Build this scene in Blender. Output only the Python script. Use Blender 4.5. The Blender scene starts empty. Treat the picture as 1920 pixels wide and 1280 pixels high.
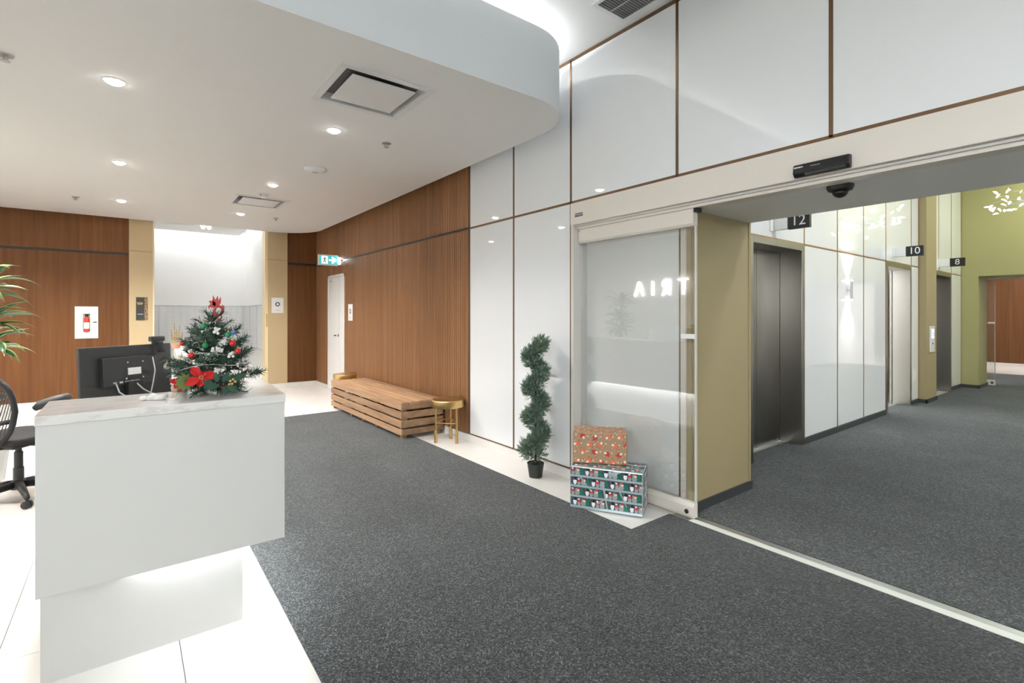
import bpy, bmesh, math, random
from mathutils import Matrix, Vector
random.seed(7)
C = bpy.context.scene.collection
SC = bpy.context.scene
PI = math.pi

# ------------------------------------------------------------------ camera
H = 1.4                                   # eye height
cd = bpy.data.cameras.new('camera')
cam = bpy.data.objects.new('camera', cd); C.objects.link(cam)
YAW = math.radians(37.6)
cam.location = (0, 0, H)
cam.rotation_euler = (PI/2, 0, -YAW)
cd.sensor_width = 36.0
cd.lens = 935/1920*36.0
cd.shift_y = -50/1920
cd.clip_start = 0.05
SC.camera = cam

# ------------------------------------------------------------------ world, exposure
w = bpy.data.worlds.new('world'); SC.world = w; w.use_nodes = True
bg = w.node_tree.nodes['Background']
bg.inputs[0].default_value = (0.90, 0.955, 1.0, 1)
bg.inputs[1].default_value = 6.2
_n = w.node_tree.nodes; _l = w.node_tree.links          # pale sky above, darker ground below the horizon
_tc = _n.new('ShaderNodeTexCoord'); _sp = _n.new('ShaderNodeSeparateXYZ'); _r = _n.new('ShaderNodeValToRGB')
_l.new(_tc.outputs['Generated'], _sp.inputs[0]); _mr = _n.new('ShaderNodeMapRange'); _mr.inputs[1].default_value = -1
_l.new(_sp.outputs[2], _mr.inputs[0]); _l.new(_mr.outputs[0], _r.inputs[0])
_r.color_ramp.elements[0].position = .48; _r.color_ramp.elements[0].color = (.16, .16, .155, 1)
_r.color_ramp.elements[1].position = .52; _r.color_ramp.elements[1].color = (0.95, 0.975, 1.0, 1)
_l.new(_r.outputs[0], bg.inputs[0])
SC.view_settings.view_transform = 'Standard'
SC.view_settings.look = 'None'
SC.view_settings.gamma = 1.0
SC.view_settings.use_curve_mapping = False
SC.view_settings.exposure = 1.0
SC.cycles.max_bounces = 10
SC.cycles.diffuse_bounces = 5
SC.cycles.glossy_bounces = 5
SC.cycles.transparent_max_bounces = 12
SC.cycles.sample_clamp_indirect = 6.0
SC.cycles.caustics_reflective = False
SC.cycles.caustics_refractive = False

# power settings (watts)
P_DOWN, P_COVE, P_DESK, P_ALCOVE, P_LIFT, P_FOYER_FILL, P_FAR, P_CAB = 46, 42, 4, 7, 33, 150, 30, 4.5

def area(name, loc, size, power, color=(1, 1, 1), face='down', size_y=None, spread=PI, rz=0):
    l = bpy.data.lights.new(name, 'AREA')
    l.energy = power; l.color = color; l.spread = spread
    if size_y is None:
        l.shape = 'DISK'; l.size = size
    else:
        l.shape = 'RECTANGLE'; l.size = size; l.size_y = size_y
    o = bpy.data.objects.new(name, l); C.objects.link(o); o.location = loc
    o.rotation_euler = {'down': (0, 0, rz), 'up': (PI, 0, rz), 'y': (PI/2, 0, rz), '-y': (-PI/2, 0, rz),
                        'x': (PI/2, 0, -PI/2), '-x': (PI/2, 0, PI/2)}[face]
    return o
WARM = (1.0, 0.965, 0.925); COOL = (0.93, 0.97, 1.0)
# ring of cove light lying on the dropped ceiling
area('cove_light', (0.2, 3.08, 3.415), 4.4, P_COVE, COOL, 'up', 0.05)
area('cove_light', (2.50, 3.7, 3.415), 0.05, P_COVE*0.3, COOL, 'up', 1.2)
# daylight comes through the front window; unseen fill lamps added in the high ceiling, behind the camera
for x, y in ((-0.9, 0.9), (1.4, 0.9), (-0.9, -1.4), (1.4, -1.4)):
    area('foyer_fill_light', (x, y, 3.585), 0.16, P_FOYER_FILL, (1.0, 0.97, 0.93))
# elevator lobby ceiling lights
for x, y, g in ((5.2, -.1, 0), (7.9, -.1, 0), (10.4, 0, .6), (12.1, .6, 1)):
    area('lobby_light', (x, y, 4.24), 0.5, P_LIFT*(1-.35*(g > 0)), (0.95 - .05*g, 0.99, 1.0 - .22*g), 'down', 0.5)

# ------------------------------------------------------------------ materials
def srgb(r, g, b):
    f = lambda c: (c/255/12.92) if c/255 <= .04045 else ((c/255+.055)/1.055)**2.4
    return (f(r), f(g), f(b), 1)
def mat(name, col, rough=.5, metal=0, spec=.5, coat=0, emit=None, es=0, aniso=0):
    m = bpy.data.materials.new(name); m.use_nodes = True
    b = m.node_tree.nodes['Principled BSDF']
    b.inputs['Base Color'].default_value = col if len(col) == 4 else (*col, 1)
    b.inputs['Roughness'].default_value = rough
    b.inputs['Metallic'].default_value = metal
    b.inputs['Specular IOR Level'].default_value = spec
    b.inputs['Coat Weight'].default_value = coat
    b.inputs['Coat Roughness'].default_value = .03
    if aniso: b.inputs['Anisotropic'].default_value = aniso
    if emit:
        b.inputs['Emission Color'].default_value = (*emit[:3], 1)
        b.inputs['Emission Strength'].default_value = es
    return m
def nd(m, t, **kw):
    n = m.node_tree.nodes.new(t)
    for k, v in kw.items(): setattr(n, k, v)
    return n
def lk(m, a, b): m.node_tree.links.new(a, b)
def bsdf(m): return m.node_tree.nodes['Principled BSDF']
def coords(m, scale=(1, 1, 1), rot=(0, 0, 0)):
    tc = nd(m, 'ShaderNodeTexCoord'); mp = nd(m, 'ShaderNodeMapping')
    mp.inputs['Scale'].default_value = scale; mp.inputs['Rotation'].default_value = rot
    lk(m, tc.outputs['Object'], mp.inputs['Vector'])
    return mp.outputs['Vector']
def ramp(m, fac, stops):
    r = nd(m, 'ShaderNodeValToRGB')
    el = r.color_ramp.elements
    while len(el) < len(stops): el.new(.5)
    for e, (p, c) in zip(el, stops): e.position = p; e.color = c if len(c) == 4 else (*c, 1)
    lk(m, fac, r.inputs['Fac'])
    return r.outputs['Color']
def noise(m, vec, scale, detail=3, rough=.5):
    n = nd(m, 'ShaderNodeTexNoise'); n.inputs['Scale'].default_value = scale
    n.inputs['Detail'].default_value = detail; n.inputs['Roughness'].default_value = rough
    lk(m, vec, n.inputs['Vector']); return n.outputs['Fac']
def bump(m, fac, strength, dist):
    b = nd(m, 'ShaderNodeBump'); b.inputs['Strength'].default_value = strength
    b.inputs['Distance'].default_value = dist
    lk(m, fac, b.inputs['Height']); lk(m, b.outputs['Normal'], bsdf(m).inputs['Normal'])

def wood(name, dark, mid, light, scale, rough=.45, vary=.25):
    m = mat(name, mid, rough, spec=.2)
    v = coords(m, scale)
    oi = nd(m, 'ShaderNodeObjectInfo')
    add = nd(m, 'ShaderNodeVectorMath', operation='ADD')
    sc = nd(m, 'ShaderNodeVectorMath', operation='SCALE'); sc.inputs['Scale'].default_value = 40
    cx = nd(m, 'ShaderNodeCombineXYZ')
    for i in range(3): lk(m, oi.outputs['Random'], cx.inputs[i])
    lk(m, cx.outputs[0], sc.inputs[0]); lk(m, v, add.inputs[0]); lk(m, sc.outputs[0], add.inputs[1])
    n = noise(m, add.outputs[0], 1.0, 5, .6)
    col = ramp(m, n, [(.28, dark), (.5, mid), (.74, light)])
    hs = nd(m, 'ShaderNodeHueSaturation')
    mr = nd(m, 'ShaderNodeMapRange')
    mr.inputs['To Min'].default_value = 1-vary/2; mr.inputs['To Max'].default_value = 1+vary/2
    lk(m, oi.outputs['Random'], mr.inputs['Value']); lk(m, mr.outputs[0], hs.inputs['Value'])
    lk(m, col, hs.inputs['Color']); lk(m, hs.outputs[0], bsdf(m).inputs['Base Color'])
    return m
M = {}
M['paint'] = mat('white_paint', (.82, .81, .79), .6, spec=.3)
M['ceil'] = mat('ceiling_paint', (.86, .85, .83), .75, spec=.2)
M['fascia'] = mat('fascia_daylit_paint', (.76, .79, .82), .6, spec=.3)  # bluish window light is put into the fascia colour
M['wallw'] = mat('left_wall_paint', (.72, .72, .71), .6, spec=.3)
M['glassw'] = mat('white_back_painted_glass', (.835, .845, .855), .03, spec=.5, coat=.3)
M['recess'] = mat('white_satin_panel', (.84, .845, .85), .3, spec=.3)
M['bronze'] = mat('bronze_trim', (.17, .10, .055), .35, .7)
M['copper'] = mat('copper_trim', (.42, .24, .12), .35, .6)
M['cream'] = mat('cream_anodised', (.76, .70, .63), .4)
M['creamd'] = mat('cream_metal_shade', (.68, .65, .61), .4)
M['olive'] = mat('olive_paint', srgb(164, 149, 113), .55, spec=.3)
M['olive2'] = mat('olive_paint_green_lit', srgb(168, 162, 115), .55, spec=.3)  # same olive paint, with the greenish lobby light put into its colour
M['gold'] = mat('champagne_gold_panel', srgb(194, 173, 136), .42, .25)
M['goldl'] = mat('pale_gold_edge', srgb(240, 220, 180), .45, .2)
M['soff'] = mat('grey_soffit_paint', (.87, .86, .84), .7, spec=.2)
M['desk'] = mat('desk_white_laminate', (.60, .592, .572), .3, spec=.4)
M['steel'] = mat('brushed_steel', (.31, .295, .275), .27, 1.0, aniso=.6)
M['steelf'] = mat('brushed_steel_frame', (.38, .36, .33), .3, 1.0, aniso=.4)
M['cab'] = mat('cab_white_panel', (.86, .86, .84), .3, spec=.4)
M['dark'] = mat('black_plastic', (.006, .006, .0065), .4)
M['dark2'] = mat('charcoal_plastic', (.012, .012, .013), .45)
M['mon'] = mat('monitor_plastic', (.026, .0265, .028), .45)
M['rubber'] = mat('rubber', (.015, .015, .015), .8)
M['darkbase'] = mat('dark_slate_skirting', (.045, .047, .05), .45)
M['alu'] = mat('satin_aluminium', (.52, .53, .53), .35, .9)
M['chrome'] = mat('chrome', (.75, .75, .75), .12, 1)
M['white'] = mat('white_plastic', (.84, .84, .83), .4)
M['whitegloss'] = mat('white_gloss', (.86, .86, .85), .2)
M['grey'] = mat('grey_metal', (.55, .56, .56), .4, .3)
M['mbox'] = mat('mailbox_grey', (.78, .78, .78), .45)
M['mboxl'] = mat('mailbox_frame', (.60, .61, .62), .4)
M['brass'] = mat('brushed_brass', (.60, .41, .17), .28, 1.0, aniso=.5)
M['strip'] = mat('white_stone_strip', (.75, .75, .70), .5)
M['red'] = mat('red_felt', (.50, .006, .006), .65)
M['redg'] = mat('red_glitter', (.42, .05, .045), .45, .2)
M['green'] = mat('green_bauble', (.01, .22, .09), .3, .4)
M['redb'] = mat('red_bauble', (.60, .02, .015), .3, .3)
M['blueb'] = mat('blue_bauble', (.12, .20, .55), .3, .4)
M['silver'] = mat('silver_bauble', (.45, .45, .46), .2, .8)
M['brownb'] = mat('maroon_bauble', (.12, .02, .02), .3, .3)
M['needle'] = mat('pine_needle', (.010, .040, .020), .6)
M['needle2'] = mat('pine_needle_light', (.025, .075, .040), .6)
M['holly'] = mat('holly_leaf', (.006, .048, .022), .45)
M['olivel'] = mat('olive_leaf', (.10, .14, .03), .5)
M['trunk'] = mat('bark', (.05, .03, .02), .8)
M['cedar'] = mat('cedar_green', (.12, .19, .13), .65)
M['cedar2'] = mat('cedar_green_light', (.23, .33, .235), .65)
M['pot'] = mat('black_pot', (.02, .025, .02), .5)
M['soil'] = mat('soil', (.03, .02, .015), .9)
M['leafg'] = mat('dracaena_green', (.015, .075, .016), .4)
M['leafc'] = mat('dracaena_cream', (.30, .36, .13), .4)
M['cotton'] = mat('cotton_snow', (.75, .72, .70), .9)
M['tan'] = mat('tan_felt', (.50, .40, .28), .8)
M['goldo'] = mat('gold_ornament', (.55, .40, .16), .35, .8)
M['pink'] = mat('copper_pot', (.60, .30, .2), .4, .5)
M['signblk'] = mat('sign_black', (.018, .018, .018), .4)
M['signwht'] = mat('sign_white_ink', (.85, .85, .85), .5)
M['signgrn'] = mat('recycle_green', (.01, .09, .05), .5)
M['inkgrey'] = mat('grey_ink', (.4, .4, .4), .6)
M['exitteal'] = mat('exit_teal', (.05, .35, .36), .4, emit=(.06, .42, .44), es=.42)
M['exitwht'] = mat('exit_white', (.8, .9, .9), .4, emit=(.85, 1, 1), es=.5)
M['lamp'] = mat('lamp_lens', (1, 1, 1), .4, emit=(1, .97, .92), es=14)
M['lampsoft'] = mat('led_diffuser', (1, 1, 1), .4, emit=(.95, .98, 1), es=6)
M['letter'] = mat('lit_letter', (1, 1, 1), .4, emit=(1, .95, .88), es=11)
M['leaflamp'] = mat('lit_leaf', (1, 1, 1), .4, emit=(.97, 1, .86), es=2.2)
M['bulb'] = mat('tiny_bulb', (.9, .9, .85), .3)
M['scr'] = mat('lcd_screen', (.2, .22, .45), .3, emit=(.45, .47, .85), es=.9)
M['vent'] = mat('vent_white', (.78, .78, .77), .45)
M['ventdark'] = mat('vent_throat', (.12, .12, .12), .6)
M['grille'] = mat('return_grille', (.46, .45, .43), .5)
M['extred'] = mat('extinguisher_red', (.42, .03, .02), .3)
M['papers'] = mat('paper_white', (.85, .85, .84), .6)
M['paper'] = M['papers']
M['fab'] = mat('black_fabric', (.009, .009, .010), .85)
M['wire'] = mat('pale_cable', (.5, .48, .46), .5)
# mesh back: woven net drawn as alpha
def net():
    m = mat('chair_net', (.02, .02, .022), .7)
    b = bsdf(m); tr = nd(m, 'ShaderNodeBsdfTransparent'); mx = nd(m, 'ShaderNodeMixShader')
    v = coords(m)
    wv = []
    for ax in 'XZ':
        t = nd(m, 'ShaderNodeTexWave', bands_direction=ax); t.inputs['Scale'].default_value = 60
        lk(m, v, t.inputs['Vector']); wv.append(t.outputs['Fac'])
    mx2 = nd(m, 'ShaderNodeMath', operation='MAXIMUM')
    lk(m, wv[0], mx2.inputs[0]); lk(m, wv[1], mx2.inputs[1])
    gt = nd(m, 'ShaderNodeMath', operation='GREATER_THAN'); gt.inputs[1].default_value = .72
    lk(m, mx2.outputs[0], gt.inputs[0])
    lk(m, gt.outputs[0], mx.inputs[0]); lk(m, tr.outputs[0], mx.inputs[1]); lk(m, b.outputs[0], mx.inputs[2])
    lk(m, mx.outputs[0], m.node_tree.nodes['Material Output'].inputs['Surface'])
    return m
M['net'] = net()
def clear(name, tint):
    m = bpy.data.materials.new(name); m.use_nodes = True
    nt = m.node_tree; nt.nodes.remove(nt.nodes['Principled BSDF'])
    tr = nd(m, 'ShaderNodeBsdfTransparent'); tr.inputs[0].default_value = (*tint, 1)
    gl = nd(m, 'ShaderNodeBsdfGlossy'); gl.inputs['Roughness'].default_value = 0.01
    lw = nd(m, 'ShaderNodeLayerWeight'); lw.inputs['Blend'].default_value = .5
    pw = nd(m, 'ShaderNodeMath', operation='POWER'); pw.inputs[1].default_value = 5; lk(m, lw.outputs['Facing'], pw.inputs[0])
    fr = nd(m, 'ShaderNodeMath', operation='MULTIPLY_ADD'); fr.inputs[1].default_value = .89; fr.inputs[2].default_value = .11; lk(m, pw.outputs[0], fr.inputs[0])
    mx = nd(m, 'ShaderNodeMixShader')
    lk(m, fr.outputs[0], mx.inputs[0]); lk(m, tr.outputs[0], mx.inputs[1]); lk(m, gl.outputs[0], mx.inputs[2])
    lk(m, mx.outputs[0], nt.nodes['Material Output'].inputs['Surface'])
    return m
M['glass'] = clear('clear_glass', (.985, .99, .985))
M['win'] = clear('window_glass', (.97, .985, .98))
M['woodv'] = wood('teak_veneer', (.084, .031, .009), (.108, .043, .013), (.136, .057, .019), (16, 16, .55), .42, .22)
M['woodf'] = wood('fluted_teak', (.185, .087, .038), (.23, .112, .051), (.28, .142, .069), (14, 14, .5), .42, .25)
M['bench'] = wood('oiled_teak_slat', (.22, .125, .068), (.325, .20, .115), (.415, .275, .17), (9, 1.2, 14), .55, .4)
def tilemat():
    m = mat('porcelain_tile', (.77, .745, .70), .22, spec=.5)
    v = coords(m, (1.3, 1.3, 1.3)); n = noise(m, v, 2.2, 6, .6)
    lk(m, ramp(m, n, [(.3, (.73, .705, .67)), (.7, (.77, .75, .715))]), bsdf(m).inputs['Base Color'])
    return m
M['tile'] = tilemat()
M['grout'] = mat('grout', (.45, .43, .40), .8)
def carpetmat(name, k=1.0):
    m = mat(name, (.05, .055, .057), .95, spec=.1)
    v = coords(m, (1, .72, 1), (0, 0, PI/4))
    vo = nd(m, 'ShaderNodeTexVoronoi'); vo.inputs['Scale'].default_value = 150; vo.inputs['Randomness'].default_value = .40
    lk(m, v, vo.inputs['Vector'])
    sep = nd(m, 'ShaderNodeSeparateColor'); lk(m, vo.outputs['Color'], sep.inputs[0])
    c1 = ramp(m, sep.outputs[0], [(.0, (.020*k, .023*k, .025*k)), (.50, (.046*k, .050*k, .051*k)), (.90, (.084*k, .091*k, .092*k)), (1, (.125*k, .133*k, .131*k))])
    n2 = noise(m, v, 1.6, 4, .6)
    c2 = ramp(m, n2, [(.3, (.80, .80, .80)), (.7, (1.2, 1.2, 1.2))])
    mul = nd(m, 'ShaderNodeMix', data_type='RGBA', blend_type='MULTIPLY'); mul.inputs[0].default_value = 1
    lk(m, c1, mul.inputs[6]); lk(m, c2, mul.inputs[7])
    inv = nd(m, 'ShaderNodeMath', operation='MULTIPLY'); inv.inputs[1].default_value = -1
    lk(m, vo.outputs['Distance'], inv.inputs[0])
    dk = ramp(m, vo.outputs['Distance'], [(.12, (1.3, 1.3, 1.3)), (.62, (.38, .38, .38))])     # shade between the loops, put into the colour
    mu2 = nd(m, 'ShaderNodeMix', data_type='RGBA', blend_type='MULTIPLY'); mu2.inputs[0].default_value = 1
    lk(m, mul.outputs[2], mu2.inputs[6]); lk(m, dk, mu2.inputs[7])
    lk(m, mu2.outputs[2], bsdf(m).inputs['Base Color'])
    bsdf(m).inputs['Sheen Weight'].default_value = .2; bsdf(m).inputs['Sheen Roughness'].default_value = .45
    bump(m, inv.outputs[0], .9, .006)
    return m
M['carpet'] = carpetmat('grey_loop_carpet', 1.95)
def quartz():
    m = mat('veined_quartz', (.74, .72, .69), .12, spec=.5)
    v = coords(m, (.9, 4.5, 3.0), (0, 0, .25)); n = noise(m, v, 1.6, 7, .62)
    lk(m, ramp(m, n, [(.34, (.66, .64, .615)), (.48, (.69, .67, .645)), (.503, (.58, .555, .525)), (.525, (.68, .66, .635)), (.7, (.71, .695, .67))]), bsdf(m).inputs['Base Color'])
    return m
M['quartz'] = quartz()
def specked(name, a, b, scale, thr=.5, rough=.5):
    m = mat(name, a, rough); n = noise(m, coords(m), scale, 2, .6)
    lk(m, ramp(m, n, [(thr-.04, a), (thr+.04, b)]), bsdf(m).inputs['Base Color'])
    return m
M['goldmot'] = specked('gold_mottle', (.02, .017, .012), (.38, .25, .12), 90)
M['kraft'] = mat('kraft_wrapping_paper', srgb(170, 138, 104), .45)
M['foil'] = mat('silver_foil_wrap', (.62, .74, .78), .2, .4)
M['navy'] = mat('navy_print', (.065, .088, .115), .28, .15)
M['ptree'] = mat('green_print', (.015, .22, .12), .3, .1)
M['pred'] = mat('red_print', (.62, .05, .04), .35)
M['porange'] = mat('orange_red_print', (.80, .17, .09), .35)
M['pskin'] = mat('pale_print', (.80, .66, .55), .5)
M['pwhite'] = mat('white_print', (.85, .88, .9), .3)
M['pblack'] = mat('black_print', (.015, .015, .02), .4)
M['pgrey'] = mat('grey_print', (.36, .36, .36), .4)

# ------------------------------------------------------------------ mesh builder
def world_of(o):
    m = o.matrix_basis.copy(); p = o.parent
    while p is not None:
        m = p.matrix_basis @ m; p = p.parent
    return m
class MB:
    def __init__(s): s.v, s.f, s.m = [], [], []
    def add(s, vs, fs, mi=0):
        b = len(s.v); s.v += [tuple(v) for v in vs]
        for f in fs: s.f.append(tuple(b+i for i in f)); s.m.append(mi)
        return s
    def box(s, x0, y0, z0, x1, y1, z1, mi=0):
        vs = [(x0, y0, z0), (x1, y0, z0), (x1, y1, z0), (x0, y1, z0), (x0, y0, z1), (x1, y0, z1), (x1, y1, z1), (x0, y1, z1)]
        return s.add(vs, [(3, 2, 1, 0), (4, 5, 6, 7), (0, 1, 5, 4), (1, 2, 6, 5), (2, 3, 7, 6), (3, 0, 4, 7)], mi)
    def prism(s, pts, lo, hi, axis='z', mi=0):
        n = len(pts)
        def P(p, h): return {'z': (p[0], p[1], h), 'y': (p[0], h, p[1]), 'x': (h, p[0], p[1])}[axis]
        vs = [P(p, lo) for p in pts] + [P(p, hi) for p in pts]
        fs = [tuple(range(n)), tuple(range(2*n-1, n-1, -1))] + [(i, (i+1) % n, n+(i+1) % n, n+i) for i in range(n)]
        return s.add(vs, fs, mi)
    def tube(s, pts, r, n=8, mi=0, caps=True):
        pts = [Vector(p) for p in pts]; k = len(pts)
        rs = r if isinstance(r, (list, tuple)) else [r]*k
        up = None; vs = []
        for i, p in enumerate(pts):
            d = (pts[min(i+1, k-1)] - pts[max(i-1, 0)]).normalized()
            if up is None: up = Vector((0, 0, 1)) if abs(d.z) < .9 else Vector((1, 0, 0))
            a = (up - d*up.dot(d)).normalized(); b = d.cross(a); up = a
            for j in range(n):
                t = 2*PI*j/n; vs.append(p + (a*math.cos(t) + b*math.sin(t))*rs[i])
        fs = [(i*n+j, i*n+(j+1) % n, (i+1)*n+(j+1) % n, (i+1)*n+j) for i in range(k-1) for j in range(n)]
        if caps: fs += [tuple(range(n-1, -1, -1)), tuple((k-1)*n+j for j in range(n))]
        return s.add(vs, fs, mi)
    def lathe(s, prof, c=(0, 0, 0), n=24, mi=0, mat4=None):
        vs = []; k = len(prof)
        for r, z in prof:
            for j in range(n):
                t = 2*PI*j/n; vs.append(Vector((r*math.cos(t), r*math.sin(t), z)))
        fs = [(i*n+j, i*n+(j+1) % n, (i+1)*n+(j+1) % n, (i+1)*n+j) for i in range(k-1) for j in range(n)]
        if prof[0][0] > 1e-5: fs.append(tuple(range(n-1, -1, -1)))
        if prof[-1][0] > 1e-5: fs.append(tuple((k-1)*n+j for j in range(n)))
        if mat4: vs = [mat4 @ v for v in vs]
        return s.add([v + Vector(c) for v in vs], fs, mi)
    def ball(s, c, r, n=12, mi=0, sc=(1, 1, 1)):
        k = max(5, n//2); vs = []; fs = []
        for i in range(k+1):
            a = PI*i/k
            for j in range(n):
                t = 2*PI*j/n
                vs.append((c[0]+r*sc[0]*math.sin(a)*math.cos(t), c[1]+r*sc[1]*math.sin(a)*math.sin(t), c[2]+r*sc[2]*math.cos(a)))
        fs = [(i*n+j, (i+1)*n+j, (i+1)*n+(j+1) % n, i*n+(j+1) % n) for i in range(k) for j in range(n)]
        return s.add(vs, fs, mi)
    def mesh(s, name, mats, parent=None, smooth=False, local=False):
        me = bpy.data.meshes.new(name)
        vs = s.v
        if parent is not None and not local:
            inv = world_of(parent).inverted(); vs = [inv @ Vector(v) for v in vs]
        me.from_pydata(vs, [], s.f)
        for m in (mats if isinstance(mats, (list, tuple)) else [mats]): me.materials.append(M[m] if isinstance(m, str) else m)
        me.polygons.foreach_set('material_index', s.m)
        bm = bmesh.new(); bm.from_mesh(me)
        bmesh.ops.remove_doubles(bm, verts=bm.verts, dist=1e-6) if smooth else None
        bmesh.ops.recalc_face_normals(bm, faces=bm.faces); bm.to_mesh(me); bm.free()
        if smooth:
            me.polygons.foreach_set('use_smooth', [True]*len(me.polygons))
        me.update()
        return me
    def build(s, name, mats, parent=None, smooth=False, bevel=0, local=False, auto=None):
        me = s.mesh(name, mats, parent, smooth, local)
        o = bpy.data.objects.new(name, me); C.objects.link(o); o.parent = parent
        if bevel:
            b = o.modifiers.new('bevel', 'BEVEL'); b.width = bevel; b.segments = 2; b.limit_method = 'ANGLE'; b.angle_limit = math.radians(40)
        if smooth and auto:
            me.set_sharp_from_angle(angle=math.radians(auto))
        return o
def tag(o, label=None, cat=None, group=None, kind=None):
    if label: o['label'] = label
    if cat: o['category'] = cat
    if group: o['group'] = group
    if kind: o['kind'] = kind
    return o
def thing(name, label, cat, loc=(0, 0, 0), rz=0, group=None):
    o = bpy.data.objects.new(name, None); C.objects.link(o)
    o.location = loc; o.rotation_euler = (0, 0, rz); o.empty_display_size = .1
    o.matrix_basis = Matrix.Translation(loc) @ Matrix.Rotation(rz, 4, 'Z')
    return tag(o, label, cat, group)
def copy_obj(o, parent=None):
    c = o.copy(); C.objects.link(c)
    if parent is not None: c.parent = parent
    for k in ('label',):
        if k in c and parent is None: del c[k]
    for ch in list(o.children): copy_obj(ch, c)
    return c
def dup(o, loc, rz=0, label=None):
    c = copy_obj(o); c.matrix_basis = Matrix.Translation(loc) @ Matrix.Rotation(rz, 4, 'Z')
    if label: c['label'] = label
    return c
def text(body, name, size, m, parent, mat4, extrude=.0006, font_align='CENTER', spacing=1.0):
    cu = bpy.data.curves.new(name, 'FONT'); cu.body = body; cu.size = size; cu.align_x = font_align; cu.align_y = 'CENTER'
    cu.extrude = extrude; cu.space_character = spacing
    t = bpy.data.objects.new('text_tmp', cu); C.objects.link(t)
    dg = bpy.context.evaluated_depsgraph_get()
    me = bpy.data.meshes.new_from_object(t.evaluated_get(dg))
    bpy.data.objects.remove(t); bpy.data.curves.remove(cu)
    inv = world_of(parent).inverted() if parent is not None else Matrix()
    me.transform(inv @ mat4); me.materials.clear(); me.materials.append(M[m])
    o = bpy.data.objects.new(name, me); C.objects.link(o); o.parent = parent
    return o
def frame_mat(origin, xdir, ydir):
    """matrix that lays flat x/y drawing on a surface: local x -> xdir, y -> ydir, z -> outward"""
    x = Vector(xdir).normalized(); y = Vector(ydir).normalized(); z = x.cross(y)
    m = Matrix.Identity(4)
    for i in range(3): m[i][0], m[i][1], m[i][2], m[i][3] = x[i], y[i], z[i], origin[i]
    return m
def struct(o, label=None): 
    o['kind'] = 'structure'
    if label: o['label'] = label
    return o
def at(u, v, t):
    """point seen at (u, v), at depth t (metres per pixel of focal length)"""
    s, c = math.sin(YAW), math.cos(YAW)
    return Vector((t*(s*935+c*(u-960)), t*(c*935-s*(u-960)), H+t*(590-v)))
# ================================================================== STRUCTURE
XW = 3.0; YB = 10.3; ZS = 2.95; ZC = 3.58
def rect_tiles(parent, x0, x1, y0, y1, z=0, ox=.175, oy=2.845, sx=.6, sy=1.2, cache={}):
    i0 = math.floor((x0-ox)/sx); j0 = math.floor((y0-oy)/sy); g = .0015
    for i in range(i0, math.ceil((x1-ox)/sx)):
        for j in range(j0, math.ceil((y1-oy)/sy)):
            a, b = max(x0, ox+i*sx), min(x1, ox+(i+1)*sx); c, d = max(y0, oy+j*sy), min(y1, oy+(j+1)*sy)
            if b-a < .02 or d-c < .02: continue
            key = (round(b-a, 3), round(d-c, 3))
            if key not in cache:
                cache[key] = MB().box(g, g, -.012, b-a-g, d-c-g, 0).mesh('tile', 'tile')
            o = bpy.data.objects.new('tile', cache[key]); C.objects.link(o); o.parent = parent; o.location = (a, c, z)
fl = struct(MB().box(-2.6, -3.7, -.12, 3.2, 12.8, -.010).box(3.2, -1.4, -.12, 20.2, 4.6, -.010).build('floor', 'grout'), 'white porcelain tile floor')
rect_tiles(fl, -2.5, .585, -3.5, 7.3)
rect_tiles(fl, -2.5, 3.0, 7.3, 10.3); rect_tiles(fl, -.3, 2.1, 10.3, 12.6)
rect_tiles(fl, 2.6, 3.0, 2.1, 7.3); rect_tiles(fl, 3.0, 3.16, 2.1, 3.04)
rect_tiles(fl, 16.4, 20.0, -1.2, 3.2)

# ---- carpets
cp = MB().prism([(.585, -3.5), (3.01, -3.5), (3.01, 2.1), (2.6, 2.1), (2.6, 7.3), (.585, 7.3)], -.009, .005).build('walkway_carpet', 'carpet')
tag(cp, 'dark grey looped carpet strip running from the desk side to the slatted bench', 'carpet')
lc = MB().prism([(3.126, -1.2), (13.5, -1.2), (16.4, -1.2), (16.4, 3.2), (13.5, 3.2), (13.5, 2.09), (12.75, 2.09), (12.75, 2.34), (9.5, 2.34), (9.5, 2.56), (8.48, 2.56), (8.48, 2.34),
                  (5.71, 2.34), (5.71, 2.56), (4.66, 2.56), (4.66, 2.34), (3.95, 2.34), (3.95, 2.02), (3.126, 2.02)], -.009, .006).build('lobby_carpet', 'carpet')
tag(lc, 'dark grey looped carpet covering the elevator lobby floor beyond the doorway', 'carpet')
struct(MB().box(3.012, -1.0, -.01, 3.066, 1.95, .006).build('trim_1', 'strip'), 'white stone threshold strip')
struct(MB().box(3.067, -1.0, -.01, 3.125, 2.0, .004).build('trim_2', 'alu'), 'grey metal door track')

# ---- right wall
wr = MB()
wr.box(3.016, 3.05, 0, 3.4, 10.6, 3.75)
wr.box(3.17, 2.02, 0, 3.95, 3.2, 2.15); wr.box(3.016, -1.2, 2.347, 3.95, 3.05, 3.75); wr.box(3.158, -1.2, 2.153, 3.95, 3.05, 2.347); wr.box(3.30, -1.2, 3.75, 3.95, 3.4, 4.4)
wr.box(3.016, -3.6, 0, 3.95, -1.0, 3.75)
wr = struct(wr.build('wall_right', 'paint'), 'long right wall clad in white glass and teak')
ys = [4.67, 3.868, 3.07]
def gpanel(y0, y1, z0, z1, x=3.0):
    g = .010
    MB().box(x, y0+g, z0+g*.6, x+.014, y1-g, z1-g*.6).build('glass_panel', 'glassw', wr, bevel=.0015)
def vtrim(y, z0, z1, x=2.997, wd=.020):
    MB().box(x, y-wd/2, z0, x+.02, y+wd/2, z1).build('bronze_trim', 'bronze', wr)
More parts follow.
